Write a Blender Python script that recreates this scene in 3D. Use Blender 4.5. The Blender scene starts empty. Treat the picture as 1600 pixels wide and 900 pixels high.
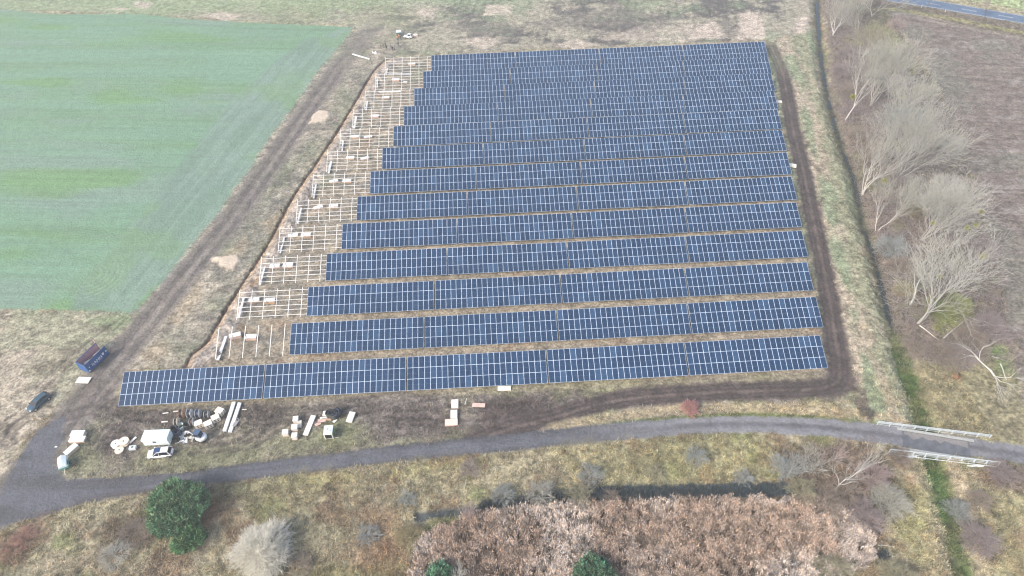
import bpy, math, random
import numpy as np
from mathutils import Vector, Matrix
R_ = math.radians
scene = bpy.context.scene
# ------------------------------------------------------------------ camera
CAM = np.array([-65.22, -79.58, 109.34]); YAW, PITCH, ROLL, F = 0.0356, 0.7960, -0.0249, 1060.0
def basis():
    cy, sy = math.cos(YAW), math.sin(YAW)
    f = np.array([sy*math.cos(PITCH), cy*math.cos(PITCH), -math.sin(PITCH)])
    r = np.array([cy, -sy, 0.0]); u = np.cross(r, f)
    c, s = math.cos(ROLL), math.sin(ROLL)
    return c*r+s*u, -s*r+c*u, f
CR, CU, CF = basis()
cam = bpy.data.cameras.new('camera'); camo = bpy.data.objects.new('camera', cam)
scene.collection.objects.link(camo); scene.camera = camo
m = Matrix.Identity(4)
for i in range(3):
    m[i][0] = CR[i]; m[i][1] = CU[i]; m[i][2] = -CF[i]; m[i][3] = CAM[i]
camo.matrix_world = m
cam.sensor_width = 36; cam.lens = F/1600*36; cam.clip_end = 6000; cam.clip_start = 0.5
# ------------------------------------------------------------------ light
SUN_EL, SUN_AZ = 38, 235      # hazy winter sun behind the viewer's left shoulder
w = bpy.data.worlds.new('World'); scene.world = w; w.use_nodes = True
nt = w.node_tree; bg = nt.nodes['Background']
sky = nt.nodes.new('ShaderNodeTexSky'); sky.sky_type = 'NISHITA'; sky.sun_disc = False
sky.sun_elevation = R_(SUN_EL); sky.sun_rotation = R_(SUN_AZ)
sky.air_density = 1.0; sky.dust_density = 4.0; sky.ozone_density = 1.0; sky.altitude = 0
nt.links.new(sky.outputs[0], bg.inputs[0]); bg.inputs[1].default_value = 0.145
sl = bpy.data.lights.new('sun', 'SUN'); sl.energy = 1.7; sl.angle = R_(16); sl.color = (1, .95, .88)
so = bpy.data.objects.new('sun', sl); scene.collection.objects.link(so)
az = R_(SUN_AZ); el = R_(SUN_EL)
sd = Vector((math.sin(az)*math.cos(el), math.cos(az)*math.cos(el), math.sin(el)))
so.rotation_euler = sd.to_track_quat('Z', 'Y').to_euler()
vs = scene.view_settings
vs.view_transform = 'Standard'; vs.look = 'None'; vs.gamma = 1; vs.use_curve_mapping = False
vs.exposure = 1.12
scene.cycles.pixel_filter_type = 'BLACKMAN_HARRIS'; scene.cycles.filter_width = 1.15
# ------------------------------------------------------------------ helpers
C = scene.collection
rng = np.random.default_rng(7); random.seed(7)
K = 0.55
def lin(c):
    c = np.asarray(c, float)/255
    return np.where(c <= .04045, c/12.92, ((c+.055)/1.055)**2.4)
def col(r, g, b, k=K): return lin((r, g, b))*k
def at(px, py, z=0.0):
    d = CF*F + CR*(px-800) - CU*(py-450)
    t = (z-CAM[2])/d[2]
    return CAM + d*t
def W(pts, z=0.0): return np.array([at(x, y, z)[:2] for x, y in pts])
def proj(P):
    d = np.asarray(P)-CAM; return 800+F*(d@CR)/(d@CF), 450-F*(d@CU)/(d@CF)
def setp(o, label=None, cat=None, group=None, kind=None):
    if label: o['label'] = label
    if cat: o['category'] = cat
    if group: o['group'] = group
    if kind: o['kind'] = kind
    return o
_m = {}
def mat(name, c, rough=0.8, metal=0.0, var=0.0, spec=None, noise=0.0, nscale=3.0, alpha=None):
    if name in _m: return _m[name]
    M = bpy.data.materials.new(name); M.use_nodes = True; n = M.node_tree; b = n.nodes['Principled BSDF']
    b.inputs['Base Color'].default_value = (*c, 1); b.inputs['Roughness'].default_value = rough
    b.inputs['Metallic'].default_value = metal
    if spec is not None: b.inputs['Specular IOR Level'].default_value = spec
    last = None
    if var or noise:
        hsv = n.nodes.new('ShaderNodeHueSaturation'); hsv.inputs['Color'].default_value = (*c, 1)
        v = n.nodes.new('ShaderNodeMath'); v.operation = 'ADD'; v.inputs[0].default_value = 1.0; v.inputs[1].default_value = 0
        if var:
            oi = n.nodes.new('ShaderNodeObjectInfo'); mr = n.nodes.new('ShaderNodeMapRange')
            mr.inputs[3].default_value = 1-var; mr.inputs[4].default_value = 1+var
            n.links.new(oi.outputs['Random'], mr.inputs[0]); n.links.new(mr.outputs[0], v.inputs[0])
        if noise:
            tc = n.nodes.new('ShaderNodeTexCoord'); nz = n.nodes.new('ShaderNodeTexNoise')
            nz.inputs['Scale'].default_value = nscale; nz.inputs['Detail'].default_value = 4
            n.links.new(tc.outputs['Object'], nz.inputs['Vector'])
            m2 = n.nodes.new('ShaderNodeMapRange'); m2.inputs[1].default_value = .3; m2.inputs[2].default_value = .7
            m2.inputs[3].default_value = -noise; m2.inputs[4].default_value = noise
            n.links.new(nz.outputs[0], m2.inputs[0]); n.links.new(m2.outputs[0], v.inputs[1])
        n.links.new(v.outputs[0], hsv.inputs['Value']); n.links.new(hsv.outputs[0], b.inputs['Base Color'])
    _m[name] = M; return M
def attr_mat(name, rough=0.95, lo=.75, hi=1.25, scale=3.0, bump=0.0, spec=.2):
    """diffuse surface whose own colour is stored per vertex, broken up by a fine world-space noise"""
    if name in _m: return _m[name]
    M = bpy.data.materials.new(name); M.use_nodes = True; n = M.node_tree; b = n.nodes['Principled BSDF']
    b.inputs['Roughness'].default_value = rough; b.inputs['Specular IOR Level'].default_value = spec
    a = n.nodes.new('ShaderNodeAttribute'); a.attribute_name = 'col'
    tc = n.nodes.new('ShaderNodeTexCoord')
    def nz(s, d, sc=None):
        t = n.nodes.new('ShaderNodeTexNoise'); t.inputs['Scale'].default_value = s; t.inputs['Detail'].default_value = d
        t.inputs['Roughness'].default_value = .65
        n.links.new(tc.outputs['Object'], t.inputs['Vector']); return t
    n1 = nz(scale, 5); n2 = nz(scale*.23, 3)
    add = n.nodes.new('ShaderNodeMath'); add.operation = 'ADD'
    mm = n.nodes.new('ShaderNodeMath'); mm.operation = 'MULTIPLY'; mm.inputs[1].default_value = .5
    n.links.new(n2.outputs[0], mm.inputs[0])
    m3 = n.nodes.new('ShaderNodeMath'); m3.operation = 'MULTIPLY'; m3.inputs[1].default_value = .8
    n.links.new(n1.outputs[0], m3.inputs[0])
    n.links.new(m3.outputs[0], add.inputs[0]); n.links.new(mm.outputs[0], add.inputs[1])
    mr = n.nodes.new('ShaderNodeMapRange'); mr.inputs[1].default_value = .52; mr.inputs[2].default_value = .78
    mr.inputs[3].default_value = lo; mr.inputs[4].default_value = hi
    n.links.new(add.outputs[0], mr.inputs[0])
    # amplitude of the fine variation is the attribute's alpha
    mx = n.nodes.new('ShaderNodeMix'); mx.data_type = 'FLOAT'; mx.inputs[2].default_value = 1.0
    n.links.new(a.outputs['Alpha'], mx.inputs[0]); n.links.new(mr.outputs[0], mx.inputs[3])
    vm = n.nodes.new('ShaderNodeVectorMath'); vm.operation = 'SCALE'
    n.links.new(a.outputs['Color'], vm.inputs[0]); n.links.new(mx.outputs[0], vm.inputs['Scale'])
    n.links.new(vm.outputs[0], b.inputs['Base Color'])
    if bump:
        bp = n.nodes.new('ShaderNodeBump'); bp.inputs['Strength'].default_value = 1; bp.inputs['Distance'].default_value = bump
        n.links.new(add.outputs[0], bp.inputs['Height']); n.links.new(bp.outputs[0], b.inputs['Normal'])
    _m[name] = M; return M
def link(name, me, parent=None, loc=(0, 0, 0), rot=(0, 0, 0)):
    o = bpy.data.objects.new(name, me); C.objects.link(o)
    if parent is not None: o.parent = parent
    o.location = loc; o.rotation_euler = rot
    return o
def thing(name, label, cat, loc=(0, 0, 0), rz=0, group=None):
    o = bpy.data.objects.new(name, None); C.objects.link(o); o.empty_display_size = .3
    o.location = loc; o.rotation_euler = (0, 0, rz)
    return setp(o, label, cat, group)
def copy_tree(o, parent=None):
    c = o.copy(); C.objects.link(c)
    if parent is not None: c.parent = parent
    for ch in o.children: copy_tree(ch, c)
    return c
def npmesh(name, V, Fq, mats, cols=None, mi=None, smooth=False):
    """V (n,3); Fq (m,k) all faces with k corners"""
    me = bpy.data.meshes.new(name); V = np.asarray(V, np.float32); Fq = np.asarray(Fq, np.int32); k = Fq.shape[1]
    me.vertices.add(len(V)); me.vertices.foreach_set('co', V.ravel())
    me.loops.add(Fq.size); me.loops.foreach_set('vertex_index', Fq.ravel())
    me.polygons.add(len(Fq)); me.polygons.foreach_set('loop_start', np.arange(0, Fq.size, k, dtype=np.int32))
    me.polygons.foreach_set('loop_total', np.full(len(Fq), k, np.int32))
    if smooth: me.polygons.foreach_set('use_smooth', np.ones(len(Fq), bool))
    for mt in mats: me.materials.append(mt)
    if mi is not None: me.polygons.foreach_set('material_index', np.asarray(mi, np.int32))
    me.update(calc_edges=True)
    if cols is not None:
        a = me.color_attributes.new('col', 'FLOAT_COLOR', 'POINT')
        cc = np.ones((len(V), 4), np.float32); cc[:, :cols.shape[1]] = cols
        a.data.foreach_set('color', cc.ravel())
    return me
class MB:
    def __init__(s): s.v = []; s.f = []; s.m = []
    def add(s, vs, fs, m=0):
        b = len(s.v); s.v += [tuple(x) for x in vs]; s.f += [tuple(b+i for i in f) for f in fs]; s.m += [m]*len(fs); return s
    def box(s, x0, x1, y0, y1, z0, z1, m=0, rz=0, c=None, taper=1.0):
        cx, cy = (x0+x1)/2, (y0+y1)/2
        vs = []
        for z, t in ((z0, 1.0), (z1, taper)):
            for x, y in ((x0, y0), (x1, y0), (x1, y1), (x0, y1)): vs.append((cx+(x-cx)*t, cy+(y-cy)*t, z))
        if rz:
            if c is None: c = (cx, cy)
            co, si = math.cos(rz), math.sin(rz)
            vs = [(c[0]+(x-c[0])*co-(y-c[1])*si, c[1]+(x-c[0])*si+(y-c[1])*co, z) for x, y, z in vs]
        return s.add(vs, [(3, 2, 1, 0), (4, 5, 6, 7), (0, 1, 5, 4), (1, 2, 6, 5), (2, 3, 7, 6), (3, 0, 4, 7)], m)
    def tube(s, p0, p1, r0, r1=None, n=8, m=0, caps=True):
        r1 = r0 if r1 is None else r1
        a = Vector(p0); b = Vector(p1); d = (b-a).normalized()
        t = Vector((0, 0, 1)) if abs(d.z) < .9 else Vector((1, 0, 0))
        u = d.cross(t).normalized(); v = d.cross(u)
        vs = [a+(u*math.cos(2*math.pi*i/n)+v*math.sin(2*math.pi*i/n))*r0 for i in range(n)]
        vs += [b+(u*math.cos(2*math.pi*i/n)+v*math.sin(2*math.pi*i/n))*r1 for i in range(n)]
        fs = [(i, i+n, (i+1) % n+n, (i+1) % n) for i in range(n)]
        if caps: fs += [tuple(range(n)), tuple(range(2*n-1, n-1, -1))]
        return s.add(vs, fs, m)
    def ring(s, c, R, r, n=18, k=6, m=0, axis='z', wob=0):
        vs = []
        for i in range(n):
            a = 2*math.pi*i/n; RR = R*(1+wob*random.uniform(-1, 1))
            for j in range(k):
                b = 2*math.pi*j/k; rr = RR+r*math.cos(b); z = r*math.sin(b)
                p = (rr*math.cos(a), rr*math.sin(a), z)
                if axis == 'x': p = (z, p[0], p[1])
                if axis == 'y': p = (p[0], z, p[1])
                vs.append((c[0]+p[0], c[1]+p[1], c[2]+p[2]))
        fs = [(i*k+j, ((i+1) % n)*k+j, ((i+1) % n)*k+(j+1) % k, i*k+(j+1) % k) for i in range(n) for j in range(k)]
        return s.add(vs, fs, m)
    def loft(s, rings, m=0, caps=True):
        n = len(rings[0]); vs = [p for r in rings for p in r]
        fs = [(a*n+i, a*n+(i+1) % n, (a+1)*n+(i+1) % n, (a+1)*n+i) for a in range(len(rings)-1) for i in range(n)]
        if caps: fs += [tuple(range(n-1, -1, -1)), tuple(range((len(rings)-1)*n, len(rings)*n))]
        return s.add(vs, fs, m)
    def mesh(s, name, mats, bevel=0, smooth=False):
        me = bpy.data.meshes.new(name); me.from_pydata(s.v, [], s.f)
        for mt in (mats if isinstance(mats, (list, tuple)) else [mats]): me.materials.append(mt)
        me.polygons.foreach_set('material_index', s.m)
        if smooth: me.polygons.foreach_set('use_smooth', [True]*len(s.f))
        me.update(); return me
    def obj(s, name, mats, parent=None, loc=(0, 0, 0), rot=(0, 0, 0), smooth=False, bevel=0):
        o = link(name, s.mesh(name, mats, smooth=smooth), parent, loc, rot)
        if bevel:
            b = o.modifiers.new('b', 'BEVEL'); b.width = bevel; b.segments = 2; b.limit_method = 'ANGLE'
        return o
# value noise on arrays
_tab = {}
def vn(x, y, s, seed=0):
    if seed not in _tab: _tab[seed] = np.random.default_rng(1000+seed).random((256, 256)).astype(np.float32)
    T = _tab[seed]; u = x/s; v = y/s
    i = np.floor(u).astype(np.int64); j = np.floor(v).astype(np.int64)
    a = (u-i).astype(np.float32); b = (v-j).astype(np.float32); a = a*a*(3-2*a); b = b*b*(3-2*b)
    i &= 255; j &= 255; i1 = (i+1) & 255; j1 = (j+1) & 255
    return (T[i, j]*(1-a)+T[i1, j]*a)*(1-b)+(T[i, j1]*(1-a)+T[i1, j1]*a)*b
def fbm(x, y, s, seed=0, o=4, g=.55):
    t = 0; amp = 1; tot = 0
    for k in range(o):
        t = t+amp*(vn(x+17.3*k, y-9.1*k, s, seed+k)-.5)*2; tot += amp; amp *= g; s = s*.5
    return t/tot
def sst(a, b, x):
    t = np.clip((x-a)/(b-a), 0, 1); return t*t*(3-2*t)
# ------------------------------------------------------------------ the ground sheet
DX = 0.32
gx = np.arange(-285, 155, DX); gy = np.concatenate([np.arange(-52, 40, .28), np.arange(40, 110, .36), np.arange(110, 225, .5)])
X, Y = np.meshgrid(gx, gy); X = X.astype(np.float64); Y = Y.astype(np.float64)
COL = np.zeros(X.shape+(3,), np.float32); GR = np.full(X.shape, .8, np.float32); Z = np.zeros(X.shape, np.float32)
TUFT = np.zeros(X.shape, np.float32)
NA = fbm(X, Y, 14, 1, 5); NB = fbm(X, Y, 3.0, 11, 4); NC = fbm(X, Y, .9, 21, 3); ND = fbm(X, Y, 30, 31, 4)
def sl_(P, m):
    x0, y0 = P.min(0)-m; x1, y1 = P.max(0)+m
    i0, i1 = np.searchsorted(gy, [y0, y1]); j0, j1 = np.searchsorted(gx, [x0, x1])
    return slice(max(i0-1, 0), i1+1), slice(max(j0-1, 0), j1+1)
def dline(P, x, y, closed=False):
    d = np.full(x.shape, 1e9); n = len(P)
    for i in range(n if closed else n-1):
        a = P[i]; b = P[(i+1) % n]; ab = b-a; L = (ab**2).sum()+1e-9
        t = np.clip(((x-a[0])*ab[0]+(y-a[1])*ab[1])/L, 0, 1)
        d = np.minimum(d, np.hypot(x-a[0]-t*ab[0], y-a[1]-t*ab[1]))
    return d
def inside(P, x, y):
    c = np.zeros(x.shape, bool); n = len(P)
    for i in range(n):
        a = P[i]; b = P[(i+1) % n]
        if a[1] == b[1]: continue
        k = ((a[1] > y) != (b[1] > y)) & (x < (b[0]-a[0])*(y-a[1])/(b[1]-a[1])+a[0]); c ^= k
    return c
def spline(P, n=6):
    P = np.asarray(P, float); Q = np.vstack([2*P[0]-P[1], P, 2*P[-1]-P[-2]]); out = []
    for i in range(1, len(Q)-2):
        for t in np.linspace(0, 1, n, endpoint=False):
            a, b, c, d = Q[i-1], Q[i], Q[i+1], Q[i+2]
            out.append(.5*((2*b)+(-a+c)*t+(2*a-5*b+4*c-d)*t*t+(-a+3*b-3*c+d)*t**3))
    out.append(P[-1]); return np.array(out)
def polymask(px, soft=1.0, rag=1.0, world=False, nz=None):
    """full-size mask, 1 inside"""
    P = px if world else W(px); s = sl_(P, soft+rag*2+2)
    x = X[s]; y = Y[s]; d = dline(P, x, y, True); d = np.where(inside(P, x, y), -d, d)
    n = (NB[s]*.6+NC[s]*.6)*rag if nz is None else nz[s]*rag
    M = np.zeros(X.shape, np.float32); M[s] = 1-sst(-soft, soft, d+n); return M
def linemask(P, wid, soft=.4, rag=.3, world=False, smooth=True):
    P = P if world else W(P)
    if smooth: P = spline(P)
    s = sl_(P, wid+soft+rag*2+1); d = dline(P, X[s], Y[s])
    M = np.zeros(X.shape, np.float32); M[s] = 1-sst(wid-soft, wid+soft, d+(NB[s]*.5+NC[s]*.7)*rag); return M
def paint(M, c, a=1.0, g=None):
    global COL, GR
    k = (M*a)[..., None]; COL = COL*(1-k)+np.asarray(c, np.float32)*k
    if g is not None: GR = GR*(1-M*a)+g*M*a
def mix2(c1, c2, n): return np.asarray(c1)*(1-n[..., None])+np.asarray(c2)*n[..., None]
def offs(P, d):
    P = spline(W(P)); t = np.gradient(P, axis=0); t /= np.linalg.norm(t, axis=1)[:, None]+1e-9
    return P+np.stack([-t[:, 1], t[:, 0]], 1)*d
def nrm(n, a=-.35, b=.35): return sst(a, b, n).astype(np.float32)

# base: winter grassland (everything south of the lane, verges)
base = mix2(col(186, 176, 146), col(164, 158, 124), nrm(NA))
base = mix2(base, col(196, 182, 158), nrm(NB*.7+ND*.7, .05, .5)*.7)
base = mix2(base, col(132, 122, 102), nrm(NC+NB*.5, .25, .75)*.5)
COL[:] = base*1.06; TUFT[:] = 1.0; Z[:] = NB*.10+NC*.05
PATCH = fbm(X, Y, 8, 51, 4)
paint(nrm(fbm(X, Y, 5, 61, 4)+NC*.4, .1, .45), col(150, 120, 96), .55)
paint(nrm(fbm(X, Y, 7, 71, 4), .22, .5), col(150, 160, 105), .6)
# --- north rough ground
north = polymask([(-60, 40), (0, 15), (220, 22), (400, 34), (548, 40), (600, 90), (675, 85), (1196, 62), (1270, 60), (1276, -60), (-60, -60)], 1.5, 2)
NN = fbm(X, Y, 11, 81, 5); st = fbm(X*.35+Y*.1, Y, 2.6, 86, 4); cols_n = mix2(col(186, 180, 160), col(122, 118, 114), nrm(NN+st*.45+NC*.2, -.1, .3))
cols_n = mix2(cols_n, col(196, 186, 168), nrm(fbm(X, Y, 6, 91, 4)+.4*NC, .12, .45)*.8)
cols_n = mix2(cols_n, col(156, 172, 138), nrm(fbm(X, Y, 20, 95, 3)+.4*st, .1, .4)*.6)
COL = COL*(1-north[..., None])+cols_n.astype(np.float32)*north[..., None]; TUFT *= 1-north*.8
leftn = north*(1-sst(-110, -75, X)); paint(leftn*nrm(NN, -.5, .4), col(172, 182, 140), .65)
paint(north*sst(176, 190, Y+NB*3), col(172, 190, 150), .7)
# furrow-like vertical scraping in the north strip
ru = np.sin((X-.226*Y)*2*np.pi/3.1+NB*1.2); paint(north*nrm(ru, .2, .9)*nrm(NN+NB*.5, -.2, .2)*sst(-95, -85, X), col(112, 108, 104), .38)
for q in [[(940, 62), (1010, 35), (1075, 30), (1110, 60), (1060, 68)], [(1080, 60), (1095, 38), (1118, 32), (1135, 58)], [(1152, 62), (1156, 22), (1185, 18), (1200, 60)], [(1240, 60), (1244, 30), (1262, 25), (1262, 70)], [(1225, 95), (1235, 60), (1255, 55), (1262, 110), (1240, 150)]]:
    paint(polymask(q, 1.0, 2.2), col(228, 212, 196), .9 if q[0][0] > 1000 else .5)
for q in [[(650, 22), (660, 12), (678, 14), (676, 28)], [(755, 24), (762, 8), (800, 8), (800, 22)], [(720, 62), (760, 55), (785, 66), (760, 78)], [(860, 72), (900, 62), (935, 70), (900, 78)], [(205, 10), (215, 2), (240, 4), (232, 13)], [(300, 26), (340, 18), (385, 24), (350, 31)], [(170, 14), (190, 11), (205, 14), (190, 17)]]:
    paint(polymask(q, .8, 1.8), col(222, 208, 190), .85)
for q in [[(810, 40), (900, 18), (1000, 14), (1060, 40), (960, 50)], [(690, 40), (760, 30), (830, 45), (760, 60)], [(1120, 30), (1150, 26), (1152, 55), (1130, 50)]]:
    paint(polymask(q, 2.0, 4), col(132, 126, 120), .55)
# --- ground under and between the tables
site = polymask([(175, 640), (300, 545), (345, 520), (604, 92), (1196, 62), (1300, 580), (1300, 600)], 1.0, 1.0)
sc = mix2(col(194, 180, 158), col(166, 154, 134), nrm(NA*.5+NB*.7, -.2, .5)); sc = mix2(sc, col(150, 112, 84), nrm(NC*.5+fbm(X, Y, 5, 101, 3), .25, .6)*.4)
COL = COL*(1-site[..., None])+sc.astype(np.float32)*site[..., None]; TUFT *= 1-site*.85
bare = polymask([(300, 572), (345, 520), (604, 92), (675, 85), (452, 556)], .6, .5)
paint(bare*nrm(fbm(X*.35, Y, 1.6, 105, 4), -.15, .3), col(146, 143, 134), .75)
paint(bare*nrm(NA, 0, .4), col(160, 162, 130), .6)
# --- strip between left track and trench
mid = polymask([(120, 610), (200, 480), (250, 432), (328, 340), (378, 270), (418, 210), (468, 146), (500, 100), (548, 50), (600, 40), (640, 70), (604, 95), (560, 150), (455, 310), (380, 440), (320, 535), (290, 572), (190, 580)], 1.0, 1.2)
mc = mix2(col(158, 154, 140), col(190, 180, 162), nrm(NA+NB*.5, -.2, .35)); mc = mix2(mc, col(142, 150, 122), nrm(fbm(X, Y, 9, 111, 4), .1, .45)*.5)
mc = mix2(mc, col(112, 106, 102), nrm(fbm(X*.5, Y, 3.5, 115, 4), .15, .5)*.5)
COL = COL*(1-mid[..., None])+mc.astype(np.float32)*mid[..., None]; TUFT *= 1-mid*.4
for q in [[(405, 350), (440, 325), (450, 345), (420, 365)], [(345, 400), (380, 370), (390, 380), (370, 410)], [(255, 500), (310, 440), (320, 460), (280, 510)], [(215, 555), (250, 530), (270, 545), (240, 575)]]:
    paint(polymask(q, 1.0, 1.5), col(190, 174, 148), .7)
# --- dry meadow on the lower left
mead = polymask([(-60, 482), (200, 486), (205, 500), (120, 600), (30, 700), (0, 770), (-60, 880)], .8, 1.0)
mc = mix2(col(200, 188, 168), col(182, 176, 152), nrm(NA+.4*NB, -.15, .35)); mc = mix2(mc, col(164, 172, 140), nrm(fbm(X, Y, 10, 121, 4), .15, .45)*.4)
mc = mix2(mc, col(134, 126, 110), nrm(fbm(X*.6, Y, 3, 125, 5)+.3*NC, .15, .45)*.7)
COL = COL*(1-mead[..., None])+mc.astype(np.float32)*mead[..., None]; TUFT *= 1-mead*.5
paint(polymask([(130, 500), (200, 488), (215, 505), (180, 520)], .8, 1.5), col(140, 160, 118), .6)
# --- yard in front of the front row
yard = polymask([(60, 730), (90, 650), (180, 600), (190, 640), (420, 622), (640, 606), (860, 596), (1300, 580), (1330, 620), (1100, 650), (860, 678), (600, 704), (420, 728), (110, 750)], 1.0, 1.0)
yc = mix2(col(150, 141, 132), col(172, 164, 144), nrm(NA+.5*NB, -.2, .3)); yc = mix2(yc, col(150, 152, 112), nrm(fbm(X, Y, 8, 131, 4), .1, .42)*.7)
yc = mix2(yc, col(108, 98, 94), nrm(fbm(X*.6, Y, 3.2, 135, 4), .0, .45)*.6)
COL = COL*(1-yard[..., None])+yc.astype(np.float32)*yard[..., None]; TUFT *= 1-yard*.45
for q in [[(190, 635), (640, 606), (640, 614), (190, 645)], [(640, 606), (1060, 590), (1290, 582), (1290, 598), (900, 612), (640, 618)]]:
    paint(polymask(q, .8, 1.2), col(176, 166, 138), .65)
for q in [[(85, 745), (90, 680), (150, 665), (160, 740)], [(200, 735), (215, 700), (420, 690), (420, 722), (300, 740)], [(420, 715), (430, 680), (560, 660), (600, 700)], [(600, 700), (620, 690), (860, 660), (860, 668)]]:
    paint(polymask(q, 2.0, 2.5), col(156, 158, 122), .65)
for q in [[(750, 668), (752, 640), (790, 618), (850, 622), (860, 655), (800, 668)], [(600, 660), (630, 640), (690, 640), (690, 672), (640, 678)], [(330, 640), (430, 628), (450, 660), (400, 690), (380, 660)], [(165, 660), (215, 650), (215, 720), (175, 725)], [(180, 625), (280, 640), (260, 665), (190, 660)]]:
    paint(polymask(q, 1.5, 2.0), col(98, 86, 84) if q[0][0] == 750 else col(106, 96, 93), .9 if q[0][0] == 750 else .6, .8)
# --- right side: haul track, mown strip, ditch banks
strip = polymask([(1196, 62), (1262, 50), (1278, 60), (1300, 170), (1345, 310), (1385, 480), (1420, 600), (1440, 668), (1330, 668), (1290, 600), (1300, 580)], 1.0, 1.0)
ss = (X-.226*Y); sc = mix2(col(200, 186, 164), col(170, 170, 142), nrm(np.sin(ss*.55+ND*2)+NB*1.2, -.8, .8))
sc = mix2(sc, col(154, 170, 136), nrm(np.sin(ss*.8+1)*.4+fbm(X, Y*.4, 7, 141, 4), .1, .5)*.8)
sc = mix2(sc, col(200, 184, 160), nrm(fbm(X, Y*.35, 3, 145, 3), .2, .5)*.6)
COL = COL*(1-strip[..., None])+sc.astype(np.float32)*strip[..., None]; TUFT *= 1-strip*.3
DITCH = [(1276, -40), (1279, 20), (1285, 90), (1296, 150), (1313, 215), (1337, 280), (1349, 340), (1368, 400), (1382, 450), (1392, 492), (1408, 545), (1423, 590), (1436, 630), (1446, 668), (1455, 700), (1468, 740), (1480, 775), (1490, 815), (1500, 860), (1512, 920)]
paint(linemask(offs(DITCH, 3.2), 1.1, .6, 1.0, True, False), col(214, 198, 172), .75)
# --- hedge floor
hedge = polymask([(1280, -50), (1385, -50), (1392, 0), (1415, 60), (1450, 110), (1500, 200), (1530, 300), (1560, 400), (1580, 500), (1595, 600), (1610, 690), (1450, 672), (1425, 590), (1392, 480), (1350, 320), (1300, 150)], 1.2, 2.5)
hc = mix2(col(148, 134, 120), col(122, 114, 100), nrm(NB+.5*NC, -.3, .4)); hc = mix2(hc, col(154, 156, 112), nrm(fbm(X, Y, 7, 151, 4), .1, .45)*.7)
COL = COL*(1-hedge[..., None])+hc.astype(np.float32)*hedge[..., None]
lowh = polymask([(1420, 560), (1560, 530), (1600, 600), (1610, 690), (1450, 672)], 2, 3); paint(lowh, col(172, 164, 128), .75)
paint(polymask([(1455, 500), (1470, 465), (1510, 478), (1525, 500), (1470, 520)], 1.5, 2), col(150, 160, 80), .7)
paint(polymask([(1540, 545), (1565, 540), (1580, 580), (1560, 580)], 1.5, 2), col(140, 170, 105), .7)
paint(polymask([(1480, 590), (1500, 582), (1500, 595)], .8, 1), col(190, 120, 95), .7)
# --- ploughed field
PLW = polymask([(1385, 8), (1430, 22), (1500, 38), (1600, 58), (1700, 80), (1900, 500), (1660, 690), (1600, 640), (1585, 540), (1560, 420), (1530, 300), (1500, 205), (1452, 110), (1415, 60)], .5, 1.2)
fu = .5*np.sin((Y+.16*X)*2*np.pi/1.9+NB*2.5+NA*4)*nrm(NA, -.5, .3)+1.6*fbm(X*.12, Y+.16*X, 1.5, 305, 4)
pc = mix2(col(158, 145, 135), col(142, 129, 120), nrm(fu+NC, -.8, .8)); pc = mix2(pc, col(178, 170, 162), nrm(fbm(X*.2, Y+.16*X, 2.2, 161, 4), .15, .5)*.7)
pc = mix2(pc, col(150, 150, 134), nrm(fbm(X, Y, 16, 165, 3), .0, .4)*.5)
COL = COL*(1-PLW[..., None])+pc.astype(np.float32)*PLW[..., None]; TUFT *= 1-PLW; Z += PLW*(fu*.07)
# --- far road corner
paint(polymask([(1385, 10), (1600, 62), (1700, 90), (1700, 60), (1600, 38), (1390, -2)], .8, 1.0), col(140, 128, 112), 1)
paint(linemask([(1390, 14), (1480, 28), (1600, 52), (1700, 72)], 1.3, .6, .6), col(176, 172, 120), .8)
paint(linemask([(1400, 22), (1480, 38), (1600, 60), (1700, 80)], .9, .6, .6), col(184, 172, 156), .6)
paint(polymask([(1400, -6), (1480, 6), (1600, 26), (1700, 44), (1700, -60), (1400, -60)], .6, .6), col(196, 186, 152), 1)
paint(polymask([(1500, -2), (1600, 16), (1700, 32), (1700, -60), (1400, -60)], 1.5, 1.2), col(188, 204, 150), .9)
ROAD = [(1340, -20), (1390, -4), (1450, 5), (1520, 17), (1600, 31), (1720, 53)]
AR = linemask(ROAD, 3.6, .2, 0); paint(AR, col(122, 144, 172), 1, .25); Z = Z*(1-AR)+.04*AR; TUFT *= 1-AR
paint(linemask(offs(ROAD, 3.2), .18, .2, 0, True, False), col(215, 225, 232), .8); paint(linemask(offs(ROAD, -3.2), .18, .2, 0, True, False), col(225, 232, 238), 1)
RS = spline(W(ROAD), 30); dl = np.r_[0, np.cumsum(np.linalg.norm(np.diff(RS, axis=0), axis=1))]
for k in range(0, 9):
    a, b = k*12.0+2, k*12.0+6.5
    Pk = np.array([[np.interp(t, dl, RS[:, 0]), np.interp(t, dl, RS[:, 1])] for t in (a, b)])
    if b < dl[-1]: paint(linemask(Pk, .2, .2, 0, True, False), col(220, 228, 235), 1)
# --- green crop
CROP = polymask([(-70, 8), (80, 22), (220, 22), (300, 30), (400, 36), (480, 39), (552, 42), (540, 60), (500, 104), (470, 150), (420, 215), (380, 275), (330, 345), (290, 392), (255, 437), (228, 470), (205, 487), (0, 482), (-70, 481)], .35, .7)
sx = X*.9943-Y*.107; sy = X*.107+Y*.9943
s1 = fbm(sx*.03, sy, .8, 171, 3); s2 = fbm(sx*.06, sy, 5, 175, 4); s3 = fbm(sx*.4, sy, 16, 181, 3)
cc = mix2(col(145, 182, 154), col(138, 176, 138), nrm(s2+s3*.6, -.3, .4)); cc = mix2(cc, col(156, 178, 168), nrm(s3+s2*.5, .05, .5)*.6)
cc = mix2(cc, col(134, 176, 116), nrm(fbm(sx*.3, sy, 14, 185, 3)+s2*.25, .15, .5)*.75); cc = cc*(1+(.13*s1+.10*fbm(sx*.02, sy, .35, 431, 2))[..., None])
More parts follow.
